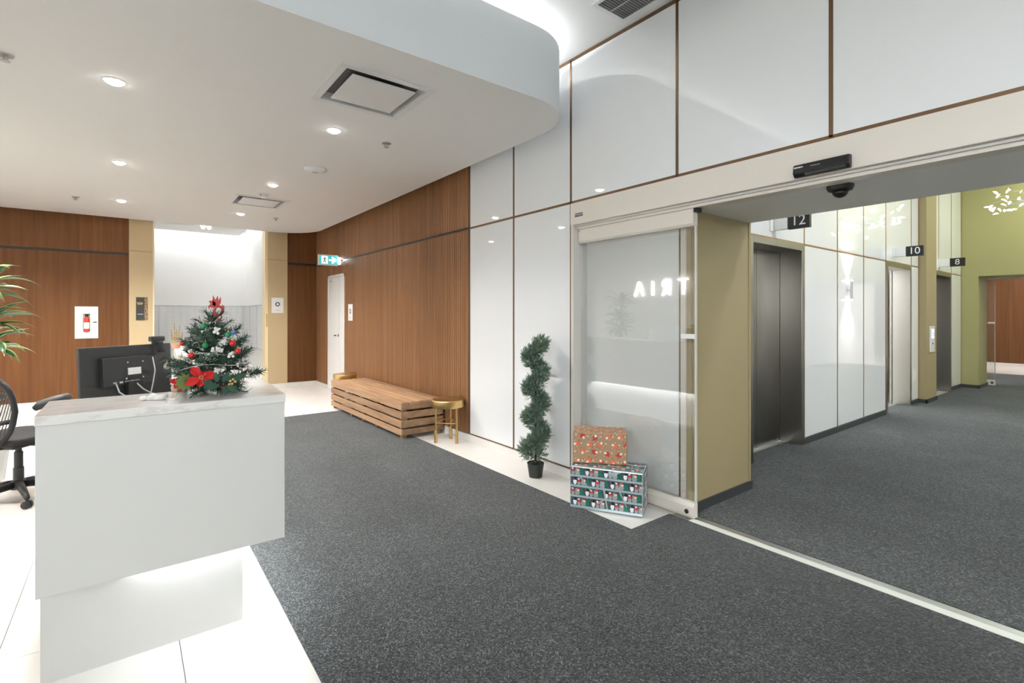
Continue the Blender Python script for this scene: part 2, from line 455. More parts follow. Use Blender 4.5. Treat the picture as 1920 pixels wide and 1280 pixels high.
def htrim(z, y0, y1, x=2.997, wd=.020):
    MB().box(x, y0, z-wd/2, x+.02, y1, z+wd/2).build('bronze_trim', 'bronze', wr)
ZM = 2.357
for a, b in ((3.868, 4.665), (3.07, 3.868)):
    gpanel(a, b, .085, ZM-.004); gpanel(a, b, ZM+.004, ZC)
for a, b in ((2.03, 3.07), (1.08, 2.03), (.13, 1.08), (-.82, .13), (-1.77, -.82), (-2.72, -1.77), (-3.6, -2.72)):
    gpanel(a, b, ZM+.004, ZC)
for a, b in ((-1.77, -1.02), (-2.72, -1.77), (-3.6, -2.72)): gpanel(a, b, .085, ZM-.004)
for y in (3.868, 3.07): vtrim(y, .08, ZC)
for y in (2.03, 1.08, .13, -.82, -1.77, -2.72): vtrim(y, ZM, ZC)
htrim(ZM, -3.6, 4.665); htrim(ZC-.012, -3.6, 4.66, wd=.028); htrim(.086, 3.07, 4.665, wd=.012)
vtrim(4.667, .08, 3.6, wd=.008)
# fluted teak panels
def fluted(y0, y1, z0, z1):
    n = max(2, round((y1-y0)/.0414)); p = (y1-y0-.003)/n; m = MB(); pts = []
    for i in range(n):
        a = y0+.0015+i*p
        pts += [(2.998, a), (2.998, a+.006), (2.987, a+.008), (2.987, a+p-.004), (2.998, a+p-.002)]
    pts = [(3.015, y0+.0015)]+pts+[(3.015, y1-.0015)]
    m.prism(pts, z0, z1); m.build('wood_panel', 'woodf', wr)
fy = [4.675, 5.25, 5.83, 6.41, 6.99, 7.57, 8.15, 8.66]
for a, b in zip(fy, fy[1:]):
    fluted(a, b, .088, 2.345); fluted(a, b, 2.372, 3.62)
fluted(8.66, 9.58, 2.135, 2.345); fluted(8.66, 9.2, 2.372, 3.62); fluted(9.2, 9.75, 2.372, 3.62); fluted(9.75, 10.299, 2.372, 3.62); fluted(9.58, 10.299, .088, 2.345)
MB().box(3.003, 4.675, 2.34, 3.018, 10.29, 2.376).build('shadow_gap', 'dark', wr)
# recess behind the sliding leaf
MB().box(3.152, 2.118, .095, 3.168, 3.03, 2.14).build('recess_panel', 'recess', wr)
MB().box(3.150, 2.098, 0, 3.168, 2.116, 2.14).build('bronze_trim', 'bronze', wr)
MB().box(3.140, 2.055, 0, 3.168, 2.096, 2.14).build('door_post', 'cream', wr)
MB().box(3.150, 2.018, 0, 3.168, 2.053, 2.14).build('jamb_strip', 'olive', wr)
MB().box(3.150, 2.118, 0, 3.168, 3.03, .094).build('base_panel', 'creamd', wr)
MB().box(3.168, 2.006, .07, 3.952, 2.022, 2.146).build('jamb_panel', 'olive', wr)
MB().box(3.93, 2.0, .07, 3.958, 2.34, 2.146).build('corner_trim', 'olive', wr)
MB().box(3.16, -1.0, 2.136, 3.955, 2.018, 2.152).build('soffit_panel', 'soff', wr)
MB().box(2.992, 3.032, 0, 3.17, 3.062, 2.16).build('door_post', 'creamd', wr)
b1 = MB()
for a, b in ((3.065, 3.45), (3.45, 4.65), (4.65, 5.85), (5.85, 7.05), (7.05, 8.25), (8.25, 8.655), (9.585, 10.29)):
    b1.box(2.982, a+.001, 0, 3.016, b-.001, .080)
struct(b1.build('baseboard_right', 'tile'), 'white tile skirting along right wall')
b2 = MB().box(3.16, 1.992, 0, 3.55, 2.008, .072).box(3.552, 1.992, 0, 3.972, 2.008, .072).box(3.956, 2.008, 0, 3.972, 2.33, .072)
struct(b2.build('baseboard_jamb', 'darkbase'), 'dark skirting at doorway jamb')

# ---- door in the right wall (two unequal leaves)
d1 = struct(MB().box(2.984, 8.665, 0, 3.016, 8.705, 2.125).box(2.984, 9.535, 0, 3.016, 9.575, 2.125).box(2.984, 8.665, 2.085, 3.016, 9.575, 2.128).build('door_1', 'white'), 'white service door near exit sign')
lf = MB().box(2.994, 8.935, .01, 3.016, 9.533, 2.083).build('door_leaf', 'whitegloss', d1)
MB().box(2.994, 8.707, .01, 3.016, 8.925, 2.083).build('door_leaf', 'whitegloss', d1)
MB().box(3.008, 8.924, .01, 3.015, 8.936, 2.08).build('door_gap', 'dark2', d1)
MB().lathe([(.026, 0), (.026, .008), (.009, .01), (.009, .04)], n=14, mat4=Matrix.Translation((2.994, 8.985, 1.03)) @ Matrix.Rotation(-PI/2, 4, 'Y')).box(2.945, 8.98, 1.02, 2.957, 9.09, 1.04).build('handle', 'chrome', lf)
MB().box(2.992, 9.36, 2.01, 2.995, 9.46, 2.035).build('door_label', 'inkgrey', lf)

# ---- back wall
wb = MB().box(-2.6, 10.318, 0, .345, 10.5, 3.75).box(2.05, 10.318, 0, 3.1, 10.5, 3.75).box(.345, 10.318, 3.3, 2.05, 10.5, 3.75)
wb = struct(wb.build('wall_back', 'paint'), 'teak back wall with mail alcove')
bx = [-2.49, -1.90, -1.19, -.60, .012]
for a, b in list(zip(bx, bx[1:])) + [(2.442, 2.9995)]:
    MB().box(a+.0004, 10.30, .09, b-.0004, 10.317, 2.375).build('wood_panel', 'woodv', wb)
    MB().box(a+.0004, 10.30, 2.412, b-.0004, 10.317, 3.7).build('wood_panel', 'woodv', wb)
MB().box(-2.49, 10.31, 2.37, .012, 10.319, 2.416).build('shadow_gap', 'dark', wb)
MB().box(2.442, 10.31, 2.37, 3.0, 10.319, 2.416).build('shadow_gap', 'dark', wb)
for a, b in ((.014, .343), (2.05, 2.44)):
    MB().box(a, 10.272, .09, b, 10.318, 2.444).build('gold_panel', 'gold', wb)
    MB().box(a, 10.272, 2.450, b, 10.318, 3.7).build('gold_panel', 'gold', wb)
    MB().box(a, 10.280, 2.440, b, 10.318, 2.454).build('joint', 'bronze', wb)
MB().box(2.045, 10.270, .09, 2.092, 10.52, 3.7).build('gold_edge', 'goldl', wb)
MB().box(.330, 10.270, .09, .349, 10.52, 3.7).build('gold_edge', 'goldl', wb)
MB().box(2.062, 10.262, 1.17, 2.085, 10.272, 1.42).build('lock_plate', 'brass', wb)
struct(MB().box(-2.49, 10.286, 0, .345, 10.318, .088).box(2.05, 10.262, 0, 2.45, 10.318, .088).box(2.45, 10.286, 0, 2.982, 10.318, .088).build('baseboard_back', 'tile'), 'white tile skirting along back wall')
# mail alcove
al = MB().box(-.4, 12.6, 0, 2.2, 12.75, 3.75).box(-.45, 10.5, 0, -.3, 12.75, 3.75).box(2.1, 10.5, 0, 2.25, 12.75, 3.75).box(-.4, 10.318, 3.66, 2.2, 12.7, 3.75)
al = struct(al.build('wall_alcove', 'paint'), 'white mail alcove walls')
MB().box(-.298, 12.5, 0, 2.1, 12.6, .34).box(2.0, 10.52, 0, 2.1, 12.5, .34).build('plinth', 'whitegloss', al)
MB().box(.345, 10.40, 3.10, 1.89, 12.1, 3.14).build('ceiling_panel', 'ceil', al)
MB().box(.50, 11.2, 3.094, 1.0, 11.32, 3.102).build('slot_diffuser', 'vent', al)

# ---- left wall, front wall with window
wl = struct(MB().box(-2.62, 1.0, 0, -2.5, 10.5, 3.75).box(-2.62, -3.6, 3.5, -2.5, 1.0, 3.75).box(-2.62, -3.6, 0, -2.5, 1.0, 1.4).box(-2.62, -3.6, 1.4, -2.5, -3.2, 3.5).build('wall_left', 'wallw'), 'plain white left wall')
struct(MB().box(-2.499, 1.0, 0, -2.482, 10.28, .08).build('baseboard_left', 'tile'))
wf = struct(MB().box(-2.6, -3.75, 0, 1.2, -3.6, 3.75).box(2.7, -3.75, 0, 3.95, -3.6, 3.75).box(1.2, -3.75, 3.5, 2.7, -3.6, 3.75).box(1.2, -3.75, 0, 2.7, -3.6, 1.4).build('wall_front', 'paint'), 'front wall with entrance window')
wn = MB().box(1.2, -3.72, 1.4, 2.7, -3.62, 1.46).box(1.2, -3.72, 3.44, 2.7, -3.62, 3.5)
for x in (1.2, 1.925, 2.65): wn.box(x, -3.72, 1.46, x+.05, -3.62, 3.44)
wn = struct(wn.build('window_1', 'alu'), 'entrance window frame')
for x in (1.25, 1.975): MB().box(x, -3.675, 1.46, x+.675, -3.665, 3.44).build('pane', 'win', wn)

w2 = MB().box(-2.60, -3.2, 1.4, -2.52, 1.0, 1.46).box(-2.60, -3.2, 3.44, -2.52, 1.0, 3.5)  # unseen side window, added to throw daylight on the right wall
for y in (-3.2, -2.16, -1.12, -.08, .95): w2.box(-2.60, y, 1.46, -2.52, y+.05, 3.44)
w2 = struct(w2.build('added_side_window', 'alu'), 'added side window frame')
for y in (-3.15, -2.11, -1.07, -.03): MB().box(-2.565, y, 1.46, -2.555, y+.98, 3.44).build('pane', 'win', w2)
# ---- ceilings
struct(MB().box(-2.62, -3.75, ZC+.004, 3.016, 10.5, ZC+.17).build('ceiling', 'ceil'), 'high white ceiling')
def rrect(x0, x1, y0, y1, r):   # r: radii at (x0,y0),(x1,y0),(x1,y1),(x0,y1)
    pts = []
    for (cx, cy, a0, rr) in ((x0+r[0], y0+r[0], 180, r[0]), (x1-r[1], y0+r[1], 270, r[1]), (x1-r[2], y1-r[2], 0, r[2]), (x0+r[3], y1-r[3], 90, r[3])):
        for k in range(13):
            a = math.radians(a0+90*k/12); pts.append((cx+rr*math.cos(a), cy+rr*math.sin(a)))
    return pts
out = rrect(-2.3, 2.82, 2.72, 10.15, (.4, .5, .75, .9))
dc = MB(); dc.prism(out, ZS, ZS+.10)
dcl = struct(dc.build('dropped_ceiling', 'ceil'), 'white dropped ceiling with rounded corners')
for a, b, c, d in ((1.035, 1.69, 3.05, 3.70), (1.09, 1.755, 7.22, 7.87)):       # openings for the two diffusers
    cut = MB().box(a+.05, c+.05, ZS-.05, b-.05, d-.05, ZS+.06).build('cutter', 'ceil')
    bo = dcl.modifiers.new('cut', 'BOOLEAN'); bo.object = cut; bo.operation = 'DIFFERENCE'; bo.solver = 'EXACT'
    me_ = bpy.data.meshes.new_from_object(dcl.evaluated_get(bpy.context.evaluated_depsgraph_get()))
    dcl.modifiers.clear(); dcl.data = me_; bpy.data.objects.remove(cut)
fa = MB(); inn = rrect(-2.24, 2.76, 2.78, 10.09, (.34, .44, .69, .84)); n = len(out)
vs = [(x, y, ZS+.002) for x, y in out]+[(x, y, 3.47) for x, y in out]+[(x, y, 3.47) for x, y in inn]+[(x, y, ZS+.1) for x, y in inn]
fs = []
for i in range(n):
    j = (i+1) % n
    fs += [(i, j, n+j, n+i), (n+i, n+j, 2*n+j, 2*n+i), (2*n+i, 2*n+j, 3*n+j, 3*n+i)]
vs = [((x-.26)*1.0003+.26, (y-6.43)*1.0003+6.43, z) for x, y, z in vs]
fa.add(vs, fs); fa.build('fascia', 'fascia', dcl, smooth=True, auto=30)
MB().prism(inn, ZS+.1, 3.40).build('top_deck', 'paint', dcl)

# ---- elevator lobby
we = MB()
YE = 2.34
for x0, x1, z0, z1 in ((3.9, 4.6, 0, 4.4), (5.77, 8.42, 0, 4.4), (9.57, 10.88, 0, 4.4), (12.0, 12.8, 0, 4.4), (4.6, 5.77, 2.16, 4.4), (8.42, 9.57, 2.16, 4.4), (10.88, 12.0, 2.16, 4.4)):
    we.box(x0, YE+.018, z0, x1, YE+.25, z1)
we = struct(we.build('wall_elevator', 'paint'), 'elevator wall clad in white glass')
def epanel(x0, x1, z0, z1):
    MB().box(x0+.007, YE, z0+.004, x1-.007, YE+.014, z1-.006).build('glass_panel', 'glassw', we, bevel=.0015)
ZE = 2.158
for a, b in ((3.96, 4.58), (5.785, 6.69), (6.69, 7.55), (7.55, 8.40), (9.585, 9.955), (12.015, 12.74)): epanel(a, b, .07, ZE-.004)
for a, b in ((3.96, 4.6), (4.6, 5.78), (5.78, 6.69), (6.69, 7.55), (7.55, 8.42), (8.42, 9.57), (9.57, 9.955), (10.54, 11.15), (11.15, 12.0), (12.0, 12.74)): epanel(a, b, ZE+.004, 4.25)
for x, z0 in ((4.59, .07), (5.78, .07), (6.69, .07), (7.55, .07), (8.41, .07), (9.578, .07), (9.95, .07), (12.007, .07), (12.745, .07), (11.15, ZE)):
    MB().box(x-.009, YE-.004, z0, x+.009, YE+.016, 4.25).build('copper_trim', 'copper', we)
MB().box(3.96, YE-.004, ZE-.008, 9.955, YE+.016, ZE+.008).build('copper_trim', 'copper', we)
MB().box(10.54, YE-.004, ZE-.008, 12.745, YE+.016, ZE+.008).build('copper_trim', 'copper', we)
MB().box(9.96, 2.24, 0, 10.54, 2.60, 4.4).build('pier', 'olive', we)
bs = MB()
for a, b in ((3.972, 4.6), (5.775, 6.6), (6.602, 7.5), (7.502, 8.415), (9.575, 9.955), (12.005, 12.735)): bs.box(a, YE-.012, 0, b, YE+.02, .068)
bs.box(9.948, 2.226, 0, 9.962, 2.34, .068).box(9.948, 2.226, 0, 10.55, 2.242, .068)
bs.box(12.736, 2.08, 0, 12.752, 2.34, .068).box(12.736, 2.072, 0, 13.5, 2.092, .068)
struct(bs.build('baseboard_elevator', 'darkbase'), 'dark skirting of elevator lobby')
we2 = struct(MB().box(12.75, 2.09, 0, 13.5, 2.6, 4.4).box(12.75, -1.3, 2.13, 13.5, 2.09, 4.4).box(12.75, -1.3, 0, 13.5, -1.0, 4.4).build('wall_end', 'olive2'), 'green end wall of elevator lobby')
struct(MB().box(3.95, -1.35, 0, 20.1, -1.2, 4.4).build('wall_opposite', 'paint'), 'white wall opposite the elevators')
struct(MB().box(3.90, -1.3, 4.26, 13.5, 2.7, 4.4).build('ceiling_elevator', 'ceil'), 'elevator lobby ceiling')
# far lobby
wfar = struct(MB().box(20.02, -1.3, 0, 20.15, 4.6, 3.2).build('wall_far', 'paint'), 'teak wall of far lobby')
for k in range(8):
    MB().box(20.0, -1.2+.55*k+.002, .02, 20.018, -1.2+.55*(k+1)-.002, 3.0).build('wood_panel', 'woodv', wfar)
struct(MB().box(13.5, -1.3, 3.0, 20.15, 4.6, 3.15).build('ceiling_far', 'ceil')); struct(MB().box(13.5, 3.2, 0, 20.1, 3.35, 3.1).build('wall_far_side', 'paint'))
for y in (.6, 2.2): area('far_light', (18.6, y, 2.97), .3, P_FAR, WARM)
# far sliding leaf
t = thing('glass_door', 'clear sliding glass leaf with white foot rail at far green doorway', 'door', (13.54, 2.0, 0))
MB().box(13.55, 1.985, .11, 13.56, 3.1, 2.1).build('pane', 'glass', t)
fr = MB().box(13.53, 1.975, .008, 13.58, 3.1, .11).build('bottom_rail', 'cream', t)
MB().ball((13.53, 2.02, .06), .022).build('knob', 'dark', fr)
MB().box(13.54, 1.98, 1.225, 13.565, 2.085, 1.258).build('lock_rail', 'white', t)
MB().box(13.545, 1.975, .11, 13.565, 1.985, 2.1).build('edge_strip', 'alu', t)
MB().box(13.53, 1.4, 2.1, 13.58, 3.1, 2.13).build('top_rail', 'cream', t)

# ================================================================== ELEVATORS
def elevator(x0, x1, label, openit=False):
    t = thing('elevator_door', label, 'elevator', (x0, YE, 0), group='elevators in the lobby')
    f = .065; z1 = 2.152
    MB().box(x0, YE-.008, 0, x0+f, 2.56, z1).build('jamb', 'steelf', t, bevel=.002)
    MB().box(x1-f, YE-.008, 0, x1, 2.56, z1).build('jamb', 'steelf', t, bevel=.002)
    MB().box(x0+f, YE-.008, 2.085, x1-f, 2.56, z1).build('head', 'steelf', t, bevel=.002)
    MB().box(x0+f, 2.50, -.005, x1-f, 2.66, .008).build('sill', 'alu', t)
    c = (x0+x1)/2
    if not openit:
        MB().box(x0+f-.02, 2.562, .012, c-.002, 2.59, 2.10).build('door_panel', 'steel', t)
        MB().box(c+.002, 2.562, .012, x1-f+.02, 2.59, 2.10).build('door_panel', 'steel', t)
        MB().box(c-.006, 2.592, .012, c+.006, 2.60, 2.10).build('meeting_gap', 'dark', t)
    else:
        MB().box(x0-.45, 2.562, .012, x0+f+.03, 2.59, 2.10).build('door_panel', 'steel', t)
        MB().box(x1-f-.02, 2.562, .012, x1+.45, 2.59, 2.10).build('door_panel', 'steel', t)
    return t
elevator(4.60, 5.775, 'closed brushed steel elevator under the sign numbered 12')
e2 = elevator(8.42, 9.57, 'open elevator with bright white cab under the sign numbered 10', True)
elevator(10.85, 12.0, 'dark closed steel elevator behind the olive pier under number 8')
# cab of the open elevator
MB().box(8.0, 4.2, 0, 10.0, 4.25, 2.4).box(8.0, 2.68, 0, 8.05, 4.2, 2.4).box(9.78, 2.68, 0, 9.83, 4.2, 2.4).box(9.52, 2.64, 0, 9.83, 2.68, 2.4).box(8.0, 2.64, 0, 8.47, 2.68, 2.4).box(8.0, 2.64, 2.38, 10.0, 4.2, 2.42).box(8.47, 2.64, 2.11, 9.52, 2.68, 2.4).build('cab', 'cab', e2)
MB().box(8.05, 2.66, -.012, 9.78, 4.2, .004).build('cab_floor', 'strip', e2)
MB().box(8.4, 3.0, 2.37, 9.5, 4.0, 2.378).build('cab_lamp', 'lampsoft', e2)
area('cab_light', (8.95, 3.4, 2.36), .9, P_CAB, (1, 1, .98), 'down', .9)
# ================================================================== DOORWAY FITTINGS
t = thing('door_operator', 'cream sliding door header box running above the wide doorway', 'door header', (3.06, 1.0, 2.157))
MB().box(2.984, -1.0, 2.160, 3.155, 3.062, 2.345).build('housing', 'cream', t, bevel=.004)
MB().box(3.035, -1.0, 2.126, 3.135, 3.03, 2.159).build('track', 'cream', t, bevel=.003)
MB().box(3.015, -1.0, 2.146, 3.04, 3.03, 2.159).build('lip', 'creamd', t)
pl = MB().box(2.9815, 2.915, 2.222, 2.9845, 3.005, 2.250).build('name_plate', 'dark', t)
text('STANLEY', 'lettering', .024, 'signwht', pl, frame_mat((2.981, 2.96, 2.236), (0, -1, 0), (0, 0, 1)))
t = thing('sliding_door', 'open glass sliding door leaf with cream rails in front of the white recess', 'door', (3.07, 2.45, 0))
MB().box(3.070, 1.935, .11, 3.080, 3.02, 2.02).build('pane', 'glass', t)
br = MB().prism([(3.050, .012), (3.098, .012), (3.098, .112), (3.062, .112), (3.045, .085), (3.045, .03)], 1.935, 3.025, 'y').build('bottom_rail', 'cream', t)
MB().lathe([(.016, 0), (.016, .004), (.011, .008), (0, .009)], n=16, mat4=Matrix.Translation((3.045, 1.985, .05)) @ Matrix.Rotation(-PI/2, 4, 'Y')).build('guide_knob', 'dark', br)
tr = MB().prism([(3.058, 2.008), (3.098, 2.008), (3.098, 2.105), (3.046, 2.105), (3.046, 2.025)], 1.935, 3.025, 'y').build('top_rail', 'cream', t)
MB().box(3.052, 1.936, 2.106, 3.096, 3.02, 2.126).build('hanger_rail', 'cream', t)
MB().box(3.046, 1.905, 2.098, 3.10, 1.934, 2.127).build('bumper', 'dark', t)
MB().box(3.066, 1.929, .112, 3.084, 1.937, 2.008).build('edge_seal', 'creamd', t)
MB().box(3.064, 1.936, 1.235, 3.086, 2.045, 1.268).build('lock_rail', 'white', t)
# motion sensor
t = thing('motion_sensor', 'slim black door sensor mounted on the cream door header', 'sensor', (2.96, 1.11, 2.19))
MB().prism([(2.983, 2.235), (2.983, 2.165), (2.955, 2.163), (2.935, 2.185), (2.945, 2.232)], .975, 1.25, 'y').build('body', 'dark', t, bevel=.006)
MB().prism([(2.950, 2.167), (2.938, 2.178), (2.941, 2.182), (2.953, 2.171)], .99, 1.19, 'y').build('lens', 'chrome', t)
st = MB().box(2.9405, 1.198, 2.196, 2.942, 1.243, 2.218).build('sticker', 'signwht', t)
text('101-B', 'lettering', .018, 'signblk', st, frame_mat((2.9400, 1.2205, 2.207), (0, -1, 0), (0, 0, 1)))
lg = MB().box(2.9410, 1.115, 2.200, 2.9425, 1.155, 2.216).build('name_plate', 'dark', t)
text('STANLEY', 'lettering', .0115, 'signwht', lg, frame_mat((2.9405, 1.135, 2.208), (0, -1, 0), (0, 0, 1)))
t = thing('dome_camera', 'black dome security camera under the grey doorway soffit', 'camera', (3.215, 1.11, 2.136))
MB().lathe([(.068, 0), (.068, -.012), (.060, -.028), (.042, -.036), (.040, -.036)], (3.215, 1.11, 2.136), 28).build('housing', 'dark', t, smooth=True, auto=35)
MB().lathe([(.040, -.034), (.038, -.048), (.026, -.062), (.010, -.069), (0, -.07)], (3.215, 1.11, 2.136), 24).build('dome', 'dark', t, smooth=True)

# ---- floor number signs of the elevators
def numsign(x, num, label):
    t = thing('elevator_number_sign', label, 'sign', (x, YE-.15, 2.3), group='elevator number signs')
    MB().box(x-.035, 2.20, 2.235, x+.035, YE, 2.362).build('bracket', 'whitegloss', t, bevel=.003)
    MB().box(x-.10, YE-.012, 2.225, x-.036, YE, 2.372).build('wall_plate', 'whitegloss', t)
    p = MB().box(x-.024, 2.005, 2.228, x+.024, 2.199, 2.37).build('plate', 'signblk', t, bevel=.002)
    text(num, 'numerals', .135, 'signwht', p, frame_mat((x-.0245, 2.102, 2.299), (0, -1, 0), (0, 0, 1)))
numsign(5.09, '12', 'black projecting sign numbered 12 over the nearest steel elevator')
numsign(8.78, '10', 'black projecting sign numbered 10 over the open elevator')
numsign(11.22, '8', 'black projecting sign numbered 8 beside the green end wall')

# ---- wall sconce
sx, sy = 7.0, YE-.045
t = thing('wall_sconce', 'slim tubular up and down wall light on white glass between elevators', 'wall lamp', (sx, YE, 1.7))
MB().tube([(sx, sy, 1.59), (sx, sy, 1.81)], .014, 16).build('tube', 'alu', t, smooth=True, auto=40)
MB().box(sx-.008, sy, 1.69, sx+.008, YE, 1.71).build('bracket', 'alu', t)
for z, s in ((1.81, 1), (1.59, -1)):
    MB().lathe([(.014, 0), (.017, s*.012), (.0, s*.014)], (sx, sy, z), 18).build('lamp_head', 'lamp', t)
    l = bpy.data.lights.new('sconce_light', 'SPOT'); l.energy = 19; l.spot_size = math.radians(95); l.spot_blend = 1; l.shadow_soft_size = .02; l.color = (1, .97, .93)
    o = bpy.data.objects.new('sconce_light', l); C.objects.link(o); o.location = (sx, sy, z+s*.02); o.rotation_euler = (0 if s < 0 else PI, 0, 0)
# ---- call panel, outlet
t = thing('call_panel', 'white elevator call panel with lit screen on olive pier', 'call panel', (10.23, 2.24, 1.0))
MB().box(10.12, 2.222, .80, 10.36, 2.239, 1.22).build('plate', 'whitegloss', t, bevel=.003)
MB().box(10.17, 2.2185, 1.02, 10.31, 2.223, 1.17).build('screen', 'scr', t)
MB().box(10.19, 2.217, 1.06, 10.29, 2.2195, 1.075).box(10.19, 2.217, 1.095, 10.29, 2.2195, 1.11).build('screen_rows', 'signwht', t)
MB().lathe([(.014, 0), (.012, .006), (0, .007)], n=14, mat4=Matrix.Translation((10.24, 2.222, .94)) @ Matrix.Rotation(PI/2, 4, 'X')).build('button', 'dark2', t)
t = thing('wall_outlet', 'small white outlet plate low on the glass beside the pier', 'outlet', (9.8, YE, .43))
MB().box(9.74, YE-.008, .37, 9.87, YE-.001, .55).build('plate', 'whitegloss', t, bevel=.002)
MB().box(9.775, YE-.010, .39, 9.835, YE-.008, .44).box(9.775, YE-.010, .47, 9.835, YE-.008, .52).build('sockets', 'grey', t)

# ---- chandelier of lit leaves
cc = Vector((11.4, 1.22, 3.14))
t = thing('leaf_chandelier', 'branching chandelier of pale lit leaves hanging in elevator lobby', 'chandelier', (cc.x, cc.y, 4.26))
MB().tube([(cc.x, cc.y, 4.258), (cc.x, cc.y, cc.z+.02)], .006, 8).lathe([(.06, 0), (.06, .02)], (cc.x, cc.y, 4.236), 20).build('stem', 'alu', t)
lm = MB(); pts = [(0, 0), (.35, .22), (.7, .24), (1, 0), (.7, -.24), (.35, -.22)]
for z in (-.02, .02): lm.add([(x, y, z+(.12 if abs(y) > .1 else 0)) for x, y in pts], [(0, 1, 2, 3), (0, 3, 4, 5)] if z > 0 else [(3, 2, 1, 0), (5, 4, 3, 0)])
leafme = lm.mesh('leaf', 'leaflamp')
rnd = random.Random(3); brs = MB()
for k in range(16):
    a = 2*PI*k/16+rnd.uniform(-.15, .15); el = rnd.uniform(-.35, .55); R = rnd.uniform(.38, .56)
    p = [cc]
    for q in range(1, 5):
        s = q/4; p.append(cc+Vector((math.cos(a)*R*s*math.cos(el), math.sin(a)*R*s*math.cos(el), R*s*math.sin(el)+.09*math.sin(s*PI))))
    brs.tube(p, .004, 5)
    for q in range(3):
        b = p[rnd.choice((2, 3, 4, 4))]
        o = bpy.data.objects.new('leaf', leafme); C.objects.link(o); o.parent = t
        o.location = b+Vector((rnd.uniform(-.05, .05), rnd.uniform(-.05, .05), rnd.uniform(-.06, .06)))-Vector((cc.x, cc.y, 4.26))
        o.rotation_euler = (rnd.uniform(-1, 1), rnd.uniform(-1, 1), a+rnd.uniform(-.9, .9)); o.scale = [rnd.uniform(.07, .105)]*3
brs.build('branches', 'alu', t)

# ================================================================== CEILING FITTINGS
def downlight(x, y, label):
    t = thing('downlight', label, 'downlight', (x, y, ZS), group='recessed downlights')
    MB().lathe([(.062, .0), (.064, -.004), (.052, -.006), (.050, -.002)], (x, y, ZS), 28).build('ring', 'white', t, smooth=True, auto=40)
    MB().lathe([(.050, -.003), (.044, -.014), (.028, -.022), (.0, -.025)], (x, y, ZS), 24).build('lens', 'lamp', t)
    l = bpy.data.lights.new('downlight_lamp', 'SPOT'); l.energy = P_DOWN*4*(1.4 if y > 6 else .95); l.spot_size = math.radians(135); l.spot_blend = .9; l.shadow_soft_size = .05; l.color = WARM
    o = bpy.data.objects.new('downlight_lamp', l); C.objects.link(o); o.location = (x, y, ZS-.02)
rows = {4.23: 'row closest to the curved fascia', 6.45: 'middle row', 8.6: 'row closest to the teak back wall'}
for y, s in rows.items():
    downlight(-.07, y, 'round lit downlight, %s, on the extinguisher side' % s)
    downlight(1.37, y, 'round lit downlight, %s, on the bench side' % s)
for y in (4.23, 6.45, 8.6):   # the column hidden beyond the frame
    l = bpy.data.lights.new('downlight_lamp', 'SPOT'); l.energy = P_DOWN*4*(1.4 if y > 6 else .95); l.spot_size = math.radians(135); l.spot_blend = .9; l.shadow_soft_size = .05; l.color = WARM
    o = bpy.data.objects.new('downlight_lamp', l); C.objects.link(o); o.location = (-1.5, y, ZS-.02)
def diffuser(x0, x1, y0, y1, label):
    t = thing('ceiling_diffuser', label, 'air vent', ((x0+x1)/2, (y0+y1)/2, ZS), group='square ceiling diffusers')
    f = MB(); b = .05
    f.box(x0, y0, ZS-.008, x1, y0+b, ZS).box(x0, y1-b, ZS-.008, x1, y1, ZS).box(x0, y0+b, ZS-.008, x0+b, y1-b, ZS).box(x1-b, y0+b, ZS-.008, x1, y1-b, ZS)
    f.build('frame', 'vent', t, bevel=.002)
    i0, i1, j0, j1 = x0+b, x1-b, y0+b, y1-b; th = MB(); z2 = ZS+.055
    th.box(i0, j0, ZS-.001, i0+.004, j1, z2).box(i1-.004, j0, ZS-.001, i1, j1, z2).box(i0, j0, ZS-.001, i1, j0+.004, z2).box(i0, j1-.004, ZS-.001, i1, j1, z2)
    th.build('throat', 'vent', t)
    MB().box(i0+.002, j0+.002, z2-.004, i1-.002, j1-.002, z2).build('plenum', 'ventdark', t)
    e = .055
    MB().box(i0+e, j0+e, ZS-.012, i1-e, j1-e, ZS-.002).build('face_plate', 'vent', t, bevel=.004)
    MB().box((x0+x1)/2-.02, (y0+y1)/2-.02, ZS-.002, (x0+x1)/2+.02, (y0+y1)/2+.02, z2).build('hanger', 'ventdark', t)
diffuser(1.035, 1.69, 3.05, 3.70, 'large square air diffuser closest to the curved white fascia')
diffuser(1.09, 1.755, 7.22, 7.87, 'square air diffuser further back near the smoke detector')
t = thing('return_grille', 'grey slatted return air grille in the high ceiling by the glass wall', 'air vent', (2.75, 2.1, ZC))
gf = MB()
gf.box(2.585, 1.5, ZC-.004, 2.615, 2.44, ZC+.004).box(2.895, 1.5, ZC-.004, 2.925, 2.44, ZC+.004).box(2.615, 2.41, ZC-.004, 2.895, 2.44, ZC+.004).box(2.615, 1.5, ZC-.004, 2.895, 1.53, ZC+.004)
gf.build('frame', 'vent', t); sl = MB().box(2.745, 1.53, ZC-.003, 2.755, 2.41, ZC+.003)
sme = MB().add([(2.616, -.006, -.003), (2.894, -.006, -.003), (2.894, .006, .003), (2.616, .006, .003)], [(0, 1, 2, 3)]).box(2.616, -.007, -.004, 2.894, -.004, -.002)
smm = sme.mesh('slat', 'grille')
for k in range(42):
    o = bpy.data.objects.new('slat', smm); C.objects.link(o); o.parent = t; o.location = (-2.75, 1.545+k*.0207-2.1, .001)
sl.build('mullion', 'grille', t); MB().box(2.61, 1.52, ZC+.0025, 2.90, 2.42, ZC+.0035).build('plenum', 'ventdark', t)
